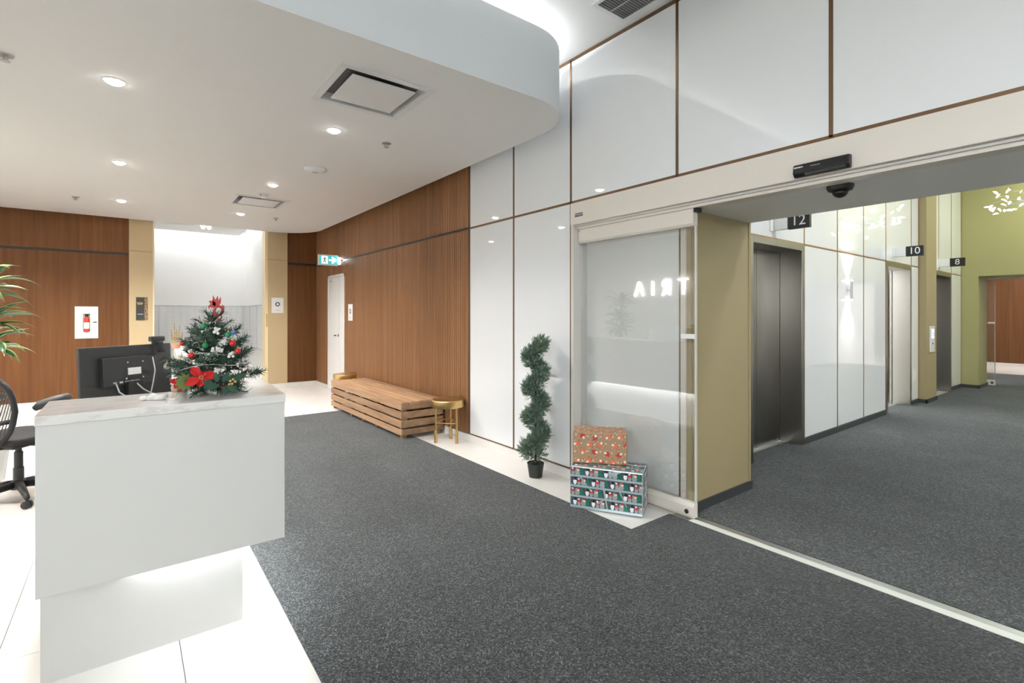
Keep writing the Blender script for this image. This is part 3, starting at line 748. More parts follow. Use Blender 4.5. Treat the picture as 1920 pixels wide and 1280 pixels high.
def sprinkler(x, y, label):
    t = thing('sprinkler', label, 'sprinkler', (x, y, ZS), group='ceiling sprinklers')
    MB().lathe([(.042, 0), (.038, -.007), (.014, -.010)], (x, y, ZS), 20).build('rose', 'alu', t)
    MB().tube([(x, y, ZS-.006), (x, y, ZS-.035)], .006, 8).box(x-.012, y-.002, ZS-.034, x-.009, y+.002, ZS-.008).box(x+.009, y-.002, ZS-.034, x+.012, y+.002, ZS-.008).build('yoke', 'grey', t)
    MB().lathe([(0, -.034), (.024, -.036), (.024, -.039), (0, -.040)], (x, y, ZS), 14).build('deflector', 'grey', t)
sprinkler(1.85, 4.26, 'small sprinkler between the large diffuser and the fluted teak wall')
sprinkler(1.88, 8.65, 'small sprinkler in front of the recycling notice column')
sprinkler(-.54, 8.69, 'small sprinkler above the fire extinguisher cabinet')
sprinkler(-.58, 4.20, 'sprinkler at the frame edge above the dracaena')
t = thing('wireless_access_point', 'white round dome unit on dropped ceiling beside the middle downlight', 'access point', (1.58, 5.48, ZS))
MB().lathe([(.112, 0), (.110, -.010), (.085, -.028), (.05, -.036), (0, -.038)], (1.58, 5.48, ZS), 36).build('shell', 'white', t, smooth=True, auto=50)
MB().lathe([(.036, -.0375), (.030, -.0395), (.026, -.0385)], (1.58, 5.48, ZS), 24).build('ring_light', 'grey', t)
t = thing('smoke_detector', 'small white smoke detector beside the further square diffuser', 'detector', (1.376, 7.03, ZS))
MB().lathe([(.062, 0), (.062, -.012), (.05, -.020), (.048, -.034), (.030, -.046), (0, -.047)], (1.376, 7.03, ZS), 28).build('body', 'white', t, smooth=True, auto=35)
MB().box(1.33, 6.966, ZS-.03, 1.345, 6.985, ZS-.022).build('chamber_slots', 'dark2', t)
t = thing('emergency_light', 'white twin headed emergency lamp inside the mail alcove ceiling', 'lamp', (1.16, 11.0, 3.10))
MB().box(1.08, 10.97, 3.07, 1.26, 11.05, 3.099).build('body', 'white', t)
for dx in (-.05, .05): MB().ball((1.17+dx, 10.99, 3.05), .035, 14).build('lamp_head', 'lampsoft', t, smooth=True)
# alcove cove lamps
area('alcove_light', (1.0, 12.3, 3.30), 2.2, P_ALCOVE, COOL, 'down', .08); area('alcove_light', (2.0, 11.3, 3.30), .08, P_ALCOVE*.6, COOL, 'down', 1.6)
area('alcove_light', (1.0, 11.2, 3.09), .3, P_ALCOVE*.5, COOL, 'down', .3)

# ================================================================== WALL SIGNS
t = thing('fire_extinguisher_cabinet', 'white cabinet with red extinguisher behind window on teak back wall', 'cabinet', (-.515, 10.3, 1.28))
fc = MB().box(-.655, 10.285, 1.03, -.56, 10.299, 1.53).box(-.47, 10.285, 1.03, -.375, 10.299, 1.53).box(-.56, 10.285, 1.03, -.47, 10.299, 1.13).box(-.56, 10.285, 1.42, -.47, 10.299, 1.53)
dd = fc.build('door', 'whitegloss', t); MB().box(-.56, 10.297, 1.13, -.47, 10.3, 1.42).build('liner', 'tan', t)
MB().box(-.437, 10.281, 1.275, -.39, 10.286, 1.29).build('pull', 'dark2', dd)
t = thing('fire_extinguisher', 'red fire extinguisher with white label inside the wall cabinet', 'extinguisher', (-.515, 10.29, 1.13))
MB().lathe([(.030, .004), (.034, .01), (.034, .20), (.02, .235), (.012, .24)], (-.515, 10.286, 1.131), 18).build('cylinder', 'extred', t, smooth=True, auto=40)
MB().lathe([(.0345, .05), (.0345, .15)], (-.515, 10.286, 1.131), 18).build('label_wrap', 'papers', t)
MB().box(-.535, 10.275, 1.375, -.49, 10.29, 1.40).box(-.54, 10.272, 1.40, -.48, 10.285, 1.41).build('valve', 'dark', t)
# black amenity sign
t = thing('wall_plaque', 'black plaque with gold mottled edge strip on left gold column', 'sign', (.19, 10.27, 1.5))
MB().box(.105, 10.258, 1.315, .215, 10.271, 1.69).build('plate', 'signblk', t)
MB().box(.215, 10.257, 1.315, .262, 10.271, 1.69).build('edge_strip', 'goldmot', t)
em = MB(); 
for a, b, c, d in ((.120, .128, 1.59, 1.60),): pass
em.prism([(.115, 1.612), (.125, 1.570), (.185, 1.570), (.200, 1.600), (.192, 1.600), (.180, 1.578), (.131, 1.578), (.123, 1.612)], 10.2565, 10.258, 'y')
em.prism([(.133, 1.590), (.145, 1.582), (.157, 1.590), (.145, 1.610)], 10.2565, 10.258, 'y'); em.prism([(.160, 1.585), (.182, 1.585), (.178, 1.612), (.165, 1.604)], 10.2565, 10.258, 'y')
em.build('emblem', 'goldo', t); MB().box(.125, 10.2565, 1.405, .20, 10.258, 1.417).build('text_line', 'inkgrey', t)
def recycle_sign(name, label, o, xd, hw, hh):
    t = thing(name, label, 'sign', o, group='recycling notices')
    m4 = frame_mat(o, xd, (0, 0, 1))
    def put(mb, nm, mt, par): 
        mb.v = [tuple(m4 @ Vector(v)) for v in mb.v]; return mb.build(nm, mt, par)
    p = put(MB().box(-hw, -hh, .0005, hw, hh, .004), 'sheet', 'paper', t)
    a = MB(); s = hw*.42
    for k in range(3):
        r = Matrix.Rotation(2*PI*k/3, 2); 
        def R(q): v = r @ Vector(q); return (v[0]*s, v[1]*s+hh*.15)
        a.prism([R(q) for q in ((-.42, .95), (.30, .95), (.52, .62), (.20, .42), (.05, .62), (-.20, .62), (-.42, .30), (-.78, .50))], .004, .0048)
        a.prism([R(q) for q in ((.12, .36), (.80, .78), (.80, .12))], .004, .0048)
    put(a, 'recycling_symbol', 'signgrn', p)
    put(MB().box(-hw*.22, -hh*.68, .004, hw*.22, -hh*.63, .0045), 'text_line', 'inkgrey', p)
recycle_sign('recycling_notice', 'white recycling notice on the right gold column', (2.262, 10.271, 1.58), (1, 0, 0), .105, .145)
recycle_sign('recycling_notice', 'white recycling notice on fluted teak beside the white door', (2.986, 8.36, 1.44), (0, -1, 0), .105, .14)
# exit sign
t = thing('exit_sign', 'lit teal running man exit sign projecting from teak wall', 'exit sign', (2.98, 8.85, 2.35))
MB().box(2.60, 8.835, 2.262, 2.935, 8.885, 2.446).build('housing', 'white', t, bevel=.004)
MB().box(2.935, 8.84, 2.28, 2.985, 8.88, 2.42).build('bracket', 'white', t)
f = MB().box(2.620, 8.832, 2.280, 2.925, 8.836, 2.428).build('panel', 'exitteal', t)
MB().box(2.648, 8.830, 2.287, 2.755, 8.8325, 2.421).build('doorway_icon', 'exitwht', f)
mp = MB(); Y0, Y1 = 8.8285, 8.8305
mp.prism([(2.708+.010*math.cos(a*PI/5), 2.400+.010*math.sin(a*PI/5)) for a in range(10)], Y0, Y1, 'y')
for pts in (((2.694, 2.388), (2.712, 2.386), (2.706, 2.345), (2.690, 2.345)), ((2.690, 2.347), (2.706, 2.347), (2.722, 2.330), (2.716, 2.300), (2.706, 2.300), (2.708, 2.326)),
            ((2.690, 2.347), (2.702, 2.345), (2.684, 2.318), (2.664, 2.318), (2.664, 2.327), (2.678, 2.329)), ((2.710, 2.386), (2.728, 2.366), (2.740, 2.370), (2.740, 2.362), (2.726, 2.356), (2.706, 2.372)),
            ((2.694, 2.388), (2.674, 2.380), (2.670, 2.362), (2.678, 2.362), (2.682, 2.374), (2.696, 2.376))):
    mp.prism(pts, Y0, Y1, 'y')
mp.build('running_figure', 'signgrn', f)
MB().prism([(2.775, 2.338), (2.775, 2.370), (2.835, 2.370), (2.815, 2.412), (2.845, 2.412), (2.905, 2.354), (2.845, 2.296), (2.815, 2.296), (2.835, 2.338)], 8.8298, 8.8325, 'y').build('arrow', 'exitwht', f)
l = bpy.data.lights.new('exit_glow', 'POINT'); l.energy = .4; l.color = (.75, .85, 1); l.shadow_soft_size = .02
o = bpy.data.objects.new('exit_glow', l); C.objects.link(o); o.location = (2.955, 8.80, 2.37)
# illuminated wall letters, seen mirrored in the glass
t = thing('illuminated_sign', 'lit letters TRIA on the white wall behind the desk', 'sign', (-2.5, 6.2, 2.0))
LET = {'T': [((-.11, .15), (.11, .15)), ((0, .15), (0, -.15))], 'R': [((-.07, -.15), (-.07, .15)), ((-.07, .15), (.03, .15)), ((.03, .15), (.085, .115)), ((.085, .115), (.085, .05)), ((.085, .05), (.03, .01)), ((.03, .01), (-.07, .01)), ((.0, .01), (.09, -.15))],
       'I': [((0, -.15), (0, .15))], 'A': [((-.11, -.15), (0, .15)), ((0, .15), (.11, -.15))]}
for ch, y in (('T', 5.70), ('R', 6.09), ('I', 6.42), ('A', 6.77)):
    m = MB()
    for (a, b), (c, d) in LET[ch]: m.tube([(-2.47, y+a, 1.95+b), (-2.47, y+c, 1.95+d)], .016, 8)
    m.build('letter', 'letter', t)
# ================================================================== MAILBOXES
def mailbank(m4, wd, cols, rows, label):
    o = m4.to_translation(); t = thing('mailbox_bank', label, 'mailboxes', o, group='mailbox banks')
    def put(mb, nm, mt, par): 
        mb.v = [tuple(m4 @ Vector(v)) for v in mb.v]; ob = mb.build(nm, mt, par); return ob
    put(MB().box(0, .71, 0, wd, 1.60, .03), 'case', 'mboxl', t)
    put(MB().box(0, .71, .03, .014, 1.60, .046).box(wd-.014, .71, .03, wd, 1.60, .046).box(.014, 1.582, .03, wd-.014, 1.60, .046).box(.014, .71, .03, wd-.014, .725, .046), 'frame', 'mboxl', t)
    d = MB(); lk_ = MB(); cw = (wd-.028)/cols; rh = .857/rows
    for i in range(cols):
        for j in range(rows):
            x = .014+i*cw; y = .725+j*rh
            d.box(x+.002, y+.002, .03, x+cw-.002, y+rh-.003, .040); lk_.box(x+cw*.72, y+rh*.4, .040, x+cw*.82, y+rh*.62, .044)
    tag(put(d, 'mailbox_doors', 'mbox', t), kind='stuff'); tag(put(lk_, 'locks', 'grey', t), kind='stuff')
for x, s in ((-.29, 'grey mailbox bank on alcove back wall, mostly behind the gold column'), (.50, 'grey mailbox bank on alcove back wall, in the middle'), (1.29, 'grey mailbox bank on alcove back wall, filling its corner')):
    mailbank(frame_mat((x, 12.599, 0), (1, 0, 0), (0, 0, 1)), .79, 6, 14, s)
for y0, wd, s in ((12.55, .72, 'grey mailbox bank on the alcove side wall, deepest in its corner'), (11.82, .72, 'grey mailbox bank on alcove side wall, middle one'), (11.09, .57, 'grey mailbox bank on alcove side wall, beside the gold edge')):
    mailbank(frame_mat((2.099, y0, 0), (0, -1, 0), (0, 0, 1)), wd, 5, 14, s)
# ================================================================== RECEPTION DESK
ZT = 1.05; DX0, DX1, DY0, DY1 = -.255, .552, 2.35, 7.0
def rx(y): return DX1 + .049*(y-DY0)          # the walkway side splays a little
t = thing('reception_desk', 'white reception desk with veined stone top floating over a lit recessed base', 'desk', (.15, 2.6, 0))
top = MB().prism([(DX0, DY0), (DX1, DY0), (rx(DY1), DY1), (rx(DY1)-.36, DY1), (rx(2.75)-.36, 2.75), (DX0, 2.75)], ZT-.034, ZT).build('countertop', 'quartz', t, bevel=.002)
MB().box(DX0+.002, DY0+.006, .42, DX1-.004, DY0+.03, ZT-.034).build('front_panel', 'desk', t, bevel=.0015)
MB().prism([(DX1-.004, DY0+.03), (rx(DY1)-.004, DY1-.002), (rx(DY1)-.028, DY1-.002), (DX1-.028, DY0+.03)], .42, ZT-.034).build('side_panel', 'desk', t)
MB().prism([(DX0+.002, DY0+.03), (DX1-.028, DY0+.03), (rx(DY1)-.028, DY1-.002), (rx(DY1)-.34, DY1-.002), (rx(2.75)-.34, 2.73), (DX0+.002, 2.73)], .42, .44).build('underside', 'desk', t)
MB().prism([(rx(2.75)-.36, 2.73), (rx(2.75)-.34, 2.73), (rx(DY1)-.34, DY1-.002), (rx(DY1)-.358, DY1-.002)], .44, ZT-.034).box(DX0+.002, 2.71, .44, rx(2.75)-.34, 2.73, ZT-.034).build('inner_panel', 'desk', t)
MB().prism([(-.262, 2.574), (.419, 2.574), (rx(DY1)-.135, DY1-.2), (rx(DY1)-.30, DY1-.2), (.16, 2.70), (-.262, 2.70)], 0, .42).build('base', 'desk', t)
MB().box(DX0, 2.72, .715, .10, 3.95, .745).build('work_surface', 'whitegloss', t, bevel=.003)
MB().prism([(.10, 2.72), (.26, 2.72), (.43, 6.9), (-.20, 6.9), (-.20, 3.95), (.10, 3.95)], .715, .745).build('work_surface', 'whitegloss', t)
MB().box(.02, 2.55, .414, .40, 2.562, .42).prism([(.452, 2.50), (rx(6.9)-.10, 6.9), (rx(6.9)-.114, 6.9), (.438, 2.50)], .414, .42).build('led_strip', 'lampsoft', t)
area('desk_light', (.20, 2.53, .408), .36, P_DESK*.12, COOL, 'down', .04)
dl = area('desk_light', (.552+.049*2.35-.035, 4.7, .40), .03, P_DESK*6, COOL, 'down', 4.3); dl.rotation_euler = (0, math.radians(52), -.049)
area('desk_light', (.475, 2.72, .408), .04, P_DESK*.15, COOL, 'down', .5)

# papers and boxes on the counter (seen mirrored in the glass)
def bx_thing(name, label, cat, x, y, a, b, h, m, z=ZT, rz=.05):
    t = thing(name, label, cat, (x, y, z), rz)
    MB().box(-a/2, -b/2, 0, a/2, b/2, h).build('case', m, t, bevel=.002, local=True); return t
b = bx_thing('card_box', 'tall white box on the counter behind the christmas tree', 'box', .44, 3.95, .16, .26, .22, 'papers')
MB().box(-.082, -.132, .17, .082, .132, .224).build('lid', 'whitegloss', b, bevel=.002, local=True)
b = bx_thing('card_holder', 'small white holder on the counter behind the tall white box', 'holder', .45, 4.33, .10, .12, .13, 'papers')
MB().box(-.03, -.05, .13, .03, .05, .15).build('cards', 'white', b, local=True)
b = bx_thing('paper_stack', 'flat stack of white paper on the counter beyond the white holder', 'paper', .47, 4.75, .22, .30, .02, 'papers')
MB().box(-.11, -.15, .020, .11, .15, .0215).build('top_sheet', 'white', b, local=True)

# ---- monitor
rz = math.radians(38)
t = thing('computer_monitor', 'black computer monitor seen from behind on the desk', 'monitor', (.01, 3.695, .745), rz)
L = dict(local=True)
mt = Matrix.Rotation(math.radians(-3), 4, 'X')
def tilt(mb, z0=.155):
    mb.v = [tuple((mt @ Vector((v[0], v[1], v[2]-z0))) + Vector((0, 0, z0))) for v in mb.v]; return mb
sh = tilt(MB().box(-.27, -.006, .105, .27, .012, .476)).build('back_shell', 'mon', t, bevel=.004, **L)
tilt(MB().box(-.268, .012, .108, .268, .016, .474)).build('screen', 'dark', t, **L)
hp = tilt(MB().prism([(-.175, -.040), (-.17, -.006), (.165, -.006), (.16, -.016)], .248, .410)).build('electronics_housing', 'mon', t, bevel=.004, **L)
tilt(MB().box(-.030, -.0372, .305, .045, -.028, .345)).build('rating_label', 'papers', hp, **L)
sc = MB()
for x, z in ((-.035, .378), (.055, .378), (-.045, .285), (.055, .285)): sc.lathe([(.005, 0), (.005, -.006)], n=10, mat4=Matrix.Translation((x, -.033, z)) @ Matrix.Rotation(-PI/2, 4, 'X'))
tilt(sc).build('screws', 'chrome', hp, **L)
pt = MB()
for x in (-.11, -.075, -.04, -.01, .02): pt.box(x-.010, -.038, .262, x+.010, -.026, .272)
tilt(pt).build('ports', 'alu', hp, **L)
MB().box(-.045, -.05, .012, .045, -.022, .27).build('stand_neck', 'dark2', t, bevel=.004, **L)
MB().box(-.12, -.12, 0, .12, .07, .012).build('stand_foot', 'dark2', t, bevel=.004, **L)
MB().tube([(.00, -.042, .262), (.02, -.075, .22), (.06, -.085, .19), (.13, -.09, .165), (.2, -.10, .05)], .004, 6).tube([(.115, -.030, .40), (.118, -.045, .32), (.085, -.07, .25), (.06, -.08, .18), (.07, -.09, .004)], .0035, 6).tube([(-.11, -.04, .262), (-.12, -.075, .22), (-.06, -.085, .17), (.0, -.09, .16)], .004, 6).build('cables', 'wire', t, smooth=True, **L)
wx = thing('webcam', 'small black webcam clipped on top of the monitor', 'webcam', (.01+.17*math.cos(rz), 3.695+.17*math.sin(rz), .745+.478), rz)
MB().box(-.045, -.012, .012, .045, .020, .044).build('body', 'mon', wx, bevel=.007, local=True)
MB().lathe([(.012, 0), (.012, .006), (0, .007)], n=14, mat4=Matrix.Translation((0, .020, .028)) @ Matrix.Rotation(-PI/2, 4, 'X')).build('lens', 'dark', wx, local=True)
MB().box(-.018, -.028, -.004, .018, .026, .010).box(-.015, -.030, -.05, .015, -.024, 0).box(-.02, -.045, -.055, .02, -.025, -.042).build('clip', 'dark', wx, bevel=.002, local=True)

# ---- gold bottle brush trees
t = thing('bottle_brush_trees', 'cluster of gold bottle brush trees in a copper pot at desk end', 'ornament', (.40, 6.3, ZT))
MB().lathe([(.035, 0), (.05, .05), (.046, .05), (.04, .045)], (.40, 6.3, ZT), 18).build('pot', 'pink', t)
for dx, h in ((-.045, .20), (-.015, .26), (0.03, .24), (.055, .17), (0.005, .20)):
    m = MB(); rnd = random.Random(int(h*1000+dx*999))
    m.tube([(.40+dx*.6, 6.3, ZT+.04), (.40+dx, 6.3, ZT+h)], .003, 5)
    for k in range(60):
        s = rnd.random(); z = ZT+.08+(h-.08)*s; r = .020*(1-s)+.003; a = rnd.uniform(0, 2*PI); cx = .40+dx*(.75+.25*s)
        e = (cx+r*math.cos(a), 6.3+r*math.sin(a), z+.004)
        m.add([(cx, 6.3, z-.003), (cx, 6.3, z+.003), e], [(0, 1, 2)])
    m.build('brush_tree', 'goldo', t)
GX, GY = .187, 2.735
t = thing('gnome_ornament', 'tan felt gnome with pale cone hat behind the christmas tree', 'ornament', (GX, GY, ZT))
MB().lathe([(.030, 0), (.034, .02), (.026, .045), (.0, .05)], (GX, GY, ZT), 18).build('body', 'tan', t, smooth=True)
MB().lathe([(.036, .035), (.024, .065), (.012, .10), (0, .125)], (GX, GY, ZT), 18).build('hat', 'cotton', t, smooth=True)
MB().ball((GX+.012, GY-.030, ZT+.048), .007, 10).build('nose', 'brownb', t)
# ================================================================== CHRISTMAS TREE
TX, TY = .306, 2.61
t = thing('christmas_tree', 'small artificial green christmas tree standing on the reception counter', 'christmas tree', (TX, TY, ZT))
MB().tube([(TX, TY, ZT+.01), (TX+.004, TY, ZT+.2), (TX, TY, ZT+.37)], [.010, .007, .003], 8).build('trunk', 'trunk', t)
MB().tube([(TX-.07, TY-.02, ZT+.004), (TX, TY, ZT+.03), (TX+.07, TY+.02, ZT+.004)], .004, 6).tube([(TX+.03, TY-.07, ZT+.004), (TX, TY, ZT+.03), (TX-.03, TY+.07, ZT+.004)], .004, 6).build('stand', 'dark', t)
rnd = random.Random(11)
def branch_mesh(R, rise, droop, n, nl):
    m = MB(); P = []
    for q in range(6):
        s = q/5; P.append(Vector((R*s, 0, rise*s*s + droop*s*(1-s)*2)))
    m.tube(P, [.003]*5+[.0015], 5, 0)
    # side twigs
    tw = [P]
    if R > .08:
        for s in (2, 3):
            for sg in (-1, 1): tw.append([P[s], P[s]+Vector((R*.14, sg*R*.13, .010)), P[s]+Vector((R*.26, sg*R*.22, .020))])
    for path in tw:
        k = n if path is P else n//3
        for i in range(k):
            s = rnd.uniform(.08, 1)*(len(path)-1); a = min(int(s), len(path)-2); p = path[a].lerp(path[a+1], s-a)
            d = (path[a+1]-path[a]).normalized(); ang = rnd.uniform(0, 2*PI)
            u = d.orthogonal().normalized(); v = d.cross(u); o = (u*math.cos(ang)+v*math.sin(ang))
            e = p+(d*.55+o).normalized()*nl*rnd.uniform(.7, 1.1); wv = d.cross(o)*.0015
            m.add([p-wv, p+wv, e+wv*.5, e-wv*.5], [(0, 1, 2, 3)], 0 if rnd.random() < .7 else 1)
    return m.mesh('branch', ['needle', 'needle2'])
tiers = [(.030, .150, -.018, .0, 8, 95), (.078, .210, .026, -.012, 6, 165), (.130, .185, .055, -.006, 6, 140), (.185, .150, .065, 0, 5, 120), (.240, .105, .055, 0, 5, 90), (.290, .066, .045, 0, 4, 65), (.328, .035, .035, 0, 4, 40)]
for ti, (z, R, rise, dr, nb, nn) in enumerate(tiers):
    me = [branch_mesh(R*k, rise, dr, nn, .030) for k in (1, .90)]; a0 = -.656+(.0, .25, -.2, .1, .35, 0, .3)[ti]
    for k in range(nb):
        o = bpy.data.objects.new('branch', me[k % 2]); C.objects.link(o); o.parent = t
        o.location = (0, 0, z+rnd.uniform(-.008, .008)); o.rotation_euler = (rnd.uniform(-.2, .2), rnd.uniform(-.14, .14), a0+2*PI*k/nb+rnd.uniform(-.15, .15))
# topper: flame leaves above a looped ribbon
tp = thing('tree_topper', 'red glitter leaf and loop topper on the christmas tree', 'ornament', (TX, TY, ZT+.35))
c0 = at(403, 576, .00241)
def flat(pts2, name, th=.006):
    m = MB(); m.prism([(c0.x+a*.00241, c0.z+b*.00241) for a, b in pts2], TY-th/2, TY+th/2, 'y'); return m.build(name, 'redg', tp)
flat([(-3, 23), (1, 14), (5, 22), (6, 13), (10, 20), (10, 9), (7, 3), (1, 1), (-4, 5)], 'flame_leaf')
flat([(-10, 12), (-4, 13), (2, 8), (0, 0), (-5, -1), (-8, 1), (-9, -4), (-11, 2), (-7, 6)], 'flame_leaf')
m = MB(); ring = [(c0.x+.00241*(6+7*math.cos(a*PI/8))*1.0, TY, c0.z+.00241*(-6+8*math.sin(a*PI/8))) for a in range(17)]
m.tube(ring, .0055, 8, caps=False); m.build('loop', 'redg', tp)
flat([(-6, -8), (0, -13), (8, -13), (12, -9), (11, -17), (7, -26), (2, -28), (-3, -21)], 'body_leaf')
flat([(12, 6), (16, 1), (15, -8), (11, -4)], 'flame_leaf')

def bauble(u, v, r, m, label, dt=0.0, name='bauble', cap=True):
    p = at(u, v, .00241+dt); o = thing(name, label, 'bauble', p, group='baubles on the christmas tree')
    MB().ball((0, 0, 0), r, 16).build('ball', m, o, smooth=True, local=True)
    if cap: MB().lathe([(.003, r*.96), (.003, r+.004), (.0008, r+.005), (.0008, r+.014)], n=8).build('cap', 'goldo', o, local=True)
D = -.00012
bauble(382, 611, .0125, 'green', 'green bauble high on the left of the christmas tree', D)
bauble(385, 647, .0125, 'green', 'green bauble at mid height, in front of the christmas tree trunk', D)
bauble(428, 627, .0120, 'green', 'green bauble next to the blue one on christmas tree', D)
bauble(437, 623, .0105, 'blueb', 'only blue bauble on the christmas tree', D*.8)
bauble(342, 644, .0110, 'redb', 'dull red bauble on the outer branch toward the monitor', 0)
bauble(359, 666, .0130, 'redb', 'bright red bauble below the dull red one on christmas tree', D)
bauble(436, 643, .0130, 'redb', 'red bauble under the blue one on christmas tree', D)
bauble(446, 658, .0120, 'redb', 'red bauble lowest on the wall side of christmas tree', D)
bauble(313, 686, .0135, 'silver', 'silver bauble hanging beside the monitor edge', 0)
bauble(464, 704, .0115, 'silver', 'grey bauble on the low outer tip over the counter', 0)
bauble(419, 726, .0130, 'brownb', 'dark maroon bauble low at the tree foot', D)
bauble(429, 637, .0105, 'silver', 'small silver bauble between green and red ones near the blue bauble', -D)
# light string
o = MB(); pth = []
for k in range(150):
    s = k/149; a = s*2*PI*6.3; r = .155*(1-s)+.02; pth.append((TX+r*math.cos(a), TY+r*math.sin(a), ZT+.045+.31*s+.010*math.sin(a*3.1)))
o.tube(pth, .0016, 5)
ls = thing('light_string', 'pale wired light string wound round the christmas tree', 'lights', (TX, TY, ZT+.02))
o.build('wire', 'wire', ls, smooth=True)
b = MB()
for k in range(4, 150, 5): b.ball((pth[k][0], pth[k][1], pth[k][2]-.006), .0045, 6)
tag(b.build('bulbs', 'bulb', ls), kind='stuff')
# white flower tufts
m = MB(); rnd2 = random.Random(5)
wf_ = thing('white_flower_picks', 'clumps of white artificial blossoms among the tree branches', 'decoration', (TX, TY-.02, ZT+.2))
for (u, v) in ((407, 620), (403, 655), (412, 654), (392, 673), (401, 674), (408, 695), (432, 664)):
    p = at(u, v, .0023); m = MB()
    for k in range(9):
        q = p+Vector((rnd2.uniform(-.011, .011), rnd2.uniform(-.008, .008), rnd2.uniform(-.011, .011))); m.ball(q, rnd2.uniform(.004, .007), 6)
    m.build('blossom', 'cotton', wf_)
# poinsettias and holly at the foot
def petal(m, c, d, n, ln, wd, mi=0):
    d = Vector(d).normalized(); n = Vector(n).normalized(); s = d.cross(n)
    P = [c, c+d*ln*.35+s*wd*.42+n*.004, c+d*ln*.65+s*wd*.5+n*.003, c+d*ln-n*.008, c+d*ln*.65-s*wd*.5+n*.003, c+d*ln*.35-s*wd*.42+n*.004, c+d*ln*.5-n*.003]
    m.add(P, [(0, 1, 6), (1, 2, 6), (2, 3, 6), (3, 4, 6), (4, 5, 6), (5, 0, 6)], mi)
    Q = [p-n*.0015 for p in P]; m.add(Q, [(0, 6, 1), (1, 6, 2), (2, 6, 3), (3, 6, 4), (4, 6, 5), (5, 6, 0)], mi)
def poinsettia(u, v, R, label, dirs, t0=.00215, n=(-.1, -1, .25)):
    c = at(u, v, t0); o = thing('poinsettia', label, 'artificial flower', c, group='red poinsettia picks')
    for (a, l, w_) in dirs:
        a = math.radians(a); m = MB(); petal(m, c, (math.cos(a), -.12, math.sin(a)), n, R*l, R*w_); m.build('petal', 'red', o)
    m = MB()
    for k in range(5): m.ball(c+Vector((.006*math.cos(k*1.26), -.006, .006*math.sin(k*1.26))), .0035, 6)
    m.build('stamens', 'goldo', o)
poinsettia(377, 707, .062, 'large red felt poinsettia in the middle of the tree foot', [(128, .95, .62), (12, .9, .62), (205, 1.0, .55), (-60, .6, .5), (260, .65, .5), (60, .45, .4)])
poinsettia(336, 716, .040, 'smaller red poinsettia peeking out near the monitor base', [(165, .9, .6), (100, .6, .5), (235, .8, .55), (280, 1.0, .6), (20, .5, .4)], .00225)
def holly(pt, a, R, m_, o, nm='leaf'):
    m = MB(); pts = []; 
    for k in range(13):
        s = k/12; wv = math.sin(PI*min(1, s*1.02))*.24+(.13 if k % 2 else -.05); pts.append((s, max(.0, wv) if 0 < k < 12 else 0))
    ca, sa = math.cos(a), math.sin(a)
    up = [(x, y) for x, y in pts]; lo = [(x, -y) for x, y in pts[1:-1]][::-1]
    P = [(pt.x+R*(x*ca-y*sa), pt.z+R*(x*sa+y*ca)) for x, y in up+lo]
    m.prism(P, pt.y-.001, pt.y+.001, 'y'); return m.build(nm, m_, o)
p = at(395, 722, .00212)
hp_ = thing('holly_sprig', 'dark green holly leaves with gold berries at the tree foot', 'artificial leaves', p)
for u_, v_, a_, r_ in ((418, 715, 60, .045), (412, 722, 185, .055), (400, 722, 150, .04), (424, 722, -35, .05), (424, 712, 15, .05), (436, 712, 20, .05), (420, 724, -80, .035), (408, 716, 100, .04)):
    holly(at(u_, v_, .00211+.00001*rnd2.random()), math.radians(a_), r_, 'holly', hp_)
st_ = MB()
for a_, b_ in ((420, 712), (405, 728), (440, 708)): st_.tube([at(a_, b_, .00212), (TX+.01, TY-.03, ZT+.03), (TX+.02, TY-.04, ZT+.001)], .0015, 5)
st_.build('stems', 'trunk', hp_)
m = MB()
for du, dv in ((432, 714), (437, 711), (435, 719), (441, 715), (430, 720)): m.ball(at(du, dv, .00205), .0045, 8)
m.build('berries', 'goldo', hp_)
o_ = thing('leafy_pick', 'round olive green leafy pick beside the large poinsettia', 'artificial leaves', at(345, 715, .00215))
for k in range(11): holly(at(346, 716, .00214)+Vector((0, -.0012*k, 0)), k*2*PI/11, .034, 'olivel', o_)
cs = thing('cotton_snow', 'grey white tuft of cotton snow lying on the counter at tree foot', 'decoration', at(322, 738, .0023))
m = MB(); c = Vector((.08, 2.52, ZT+.0))
for k in range(26):
    m.ball((c.x+rnd2.uniform(-.030, .040), c.y+rnd2.uniform(-.02, .03), ZT+.006+rnd2.uniform(0, .012)), rnd2.uniform(.007, .013), 8, sc=(1.4, 1.1, .8))
m.build('tuft', 'cotton', cs, smooth=True)
sr = thing('white_star', 'tiny white star ornament lying flat on the counter', 'ornament', (.145, 2.47, ZT))
m = MB(); m.prism([(.145+(.017 if k % 2 == 0 else .008)*math.cos(k*PI/5), 2.47+(.017 if k % 2 == 0 else .008)*math.sin(k*PI/5)) for k in range(10)], ZT+.0005, ZT+.006); m.build('star', 'cotton', sr)

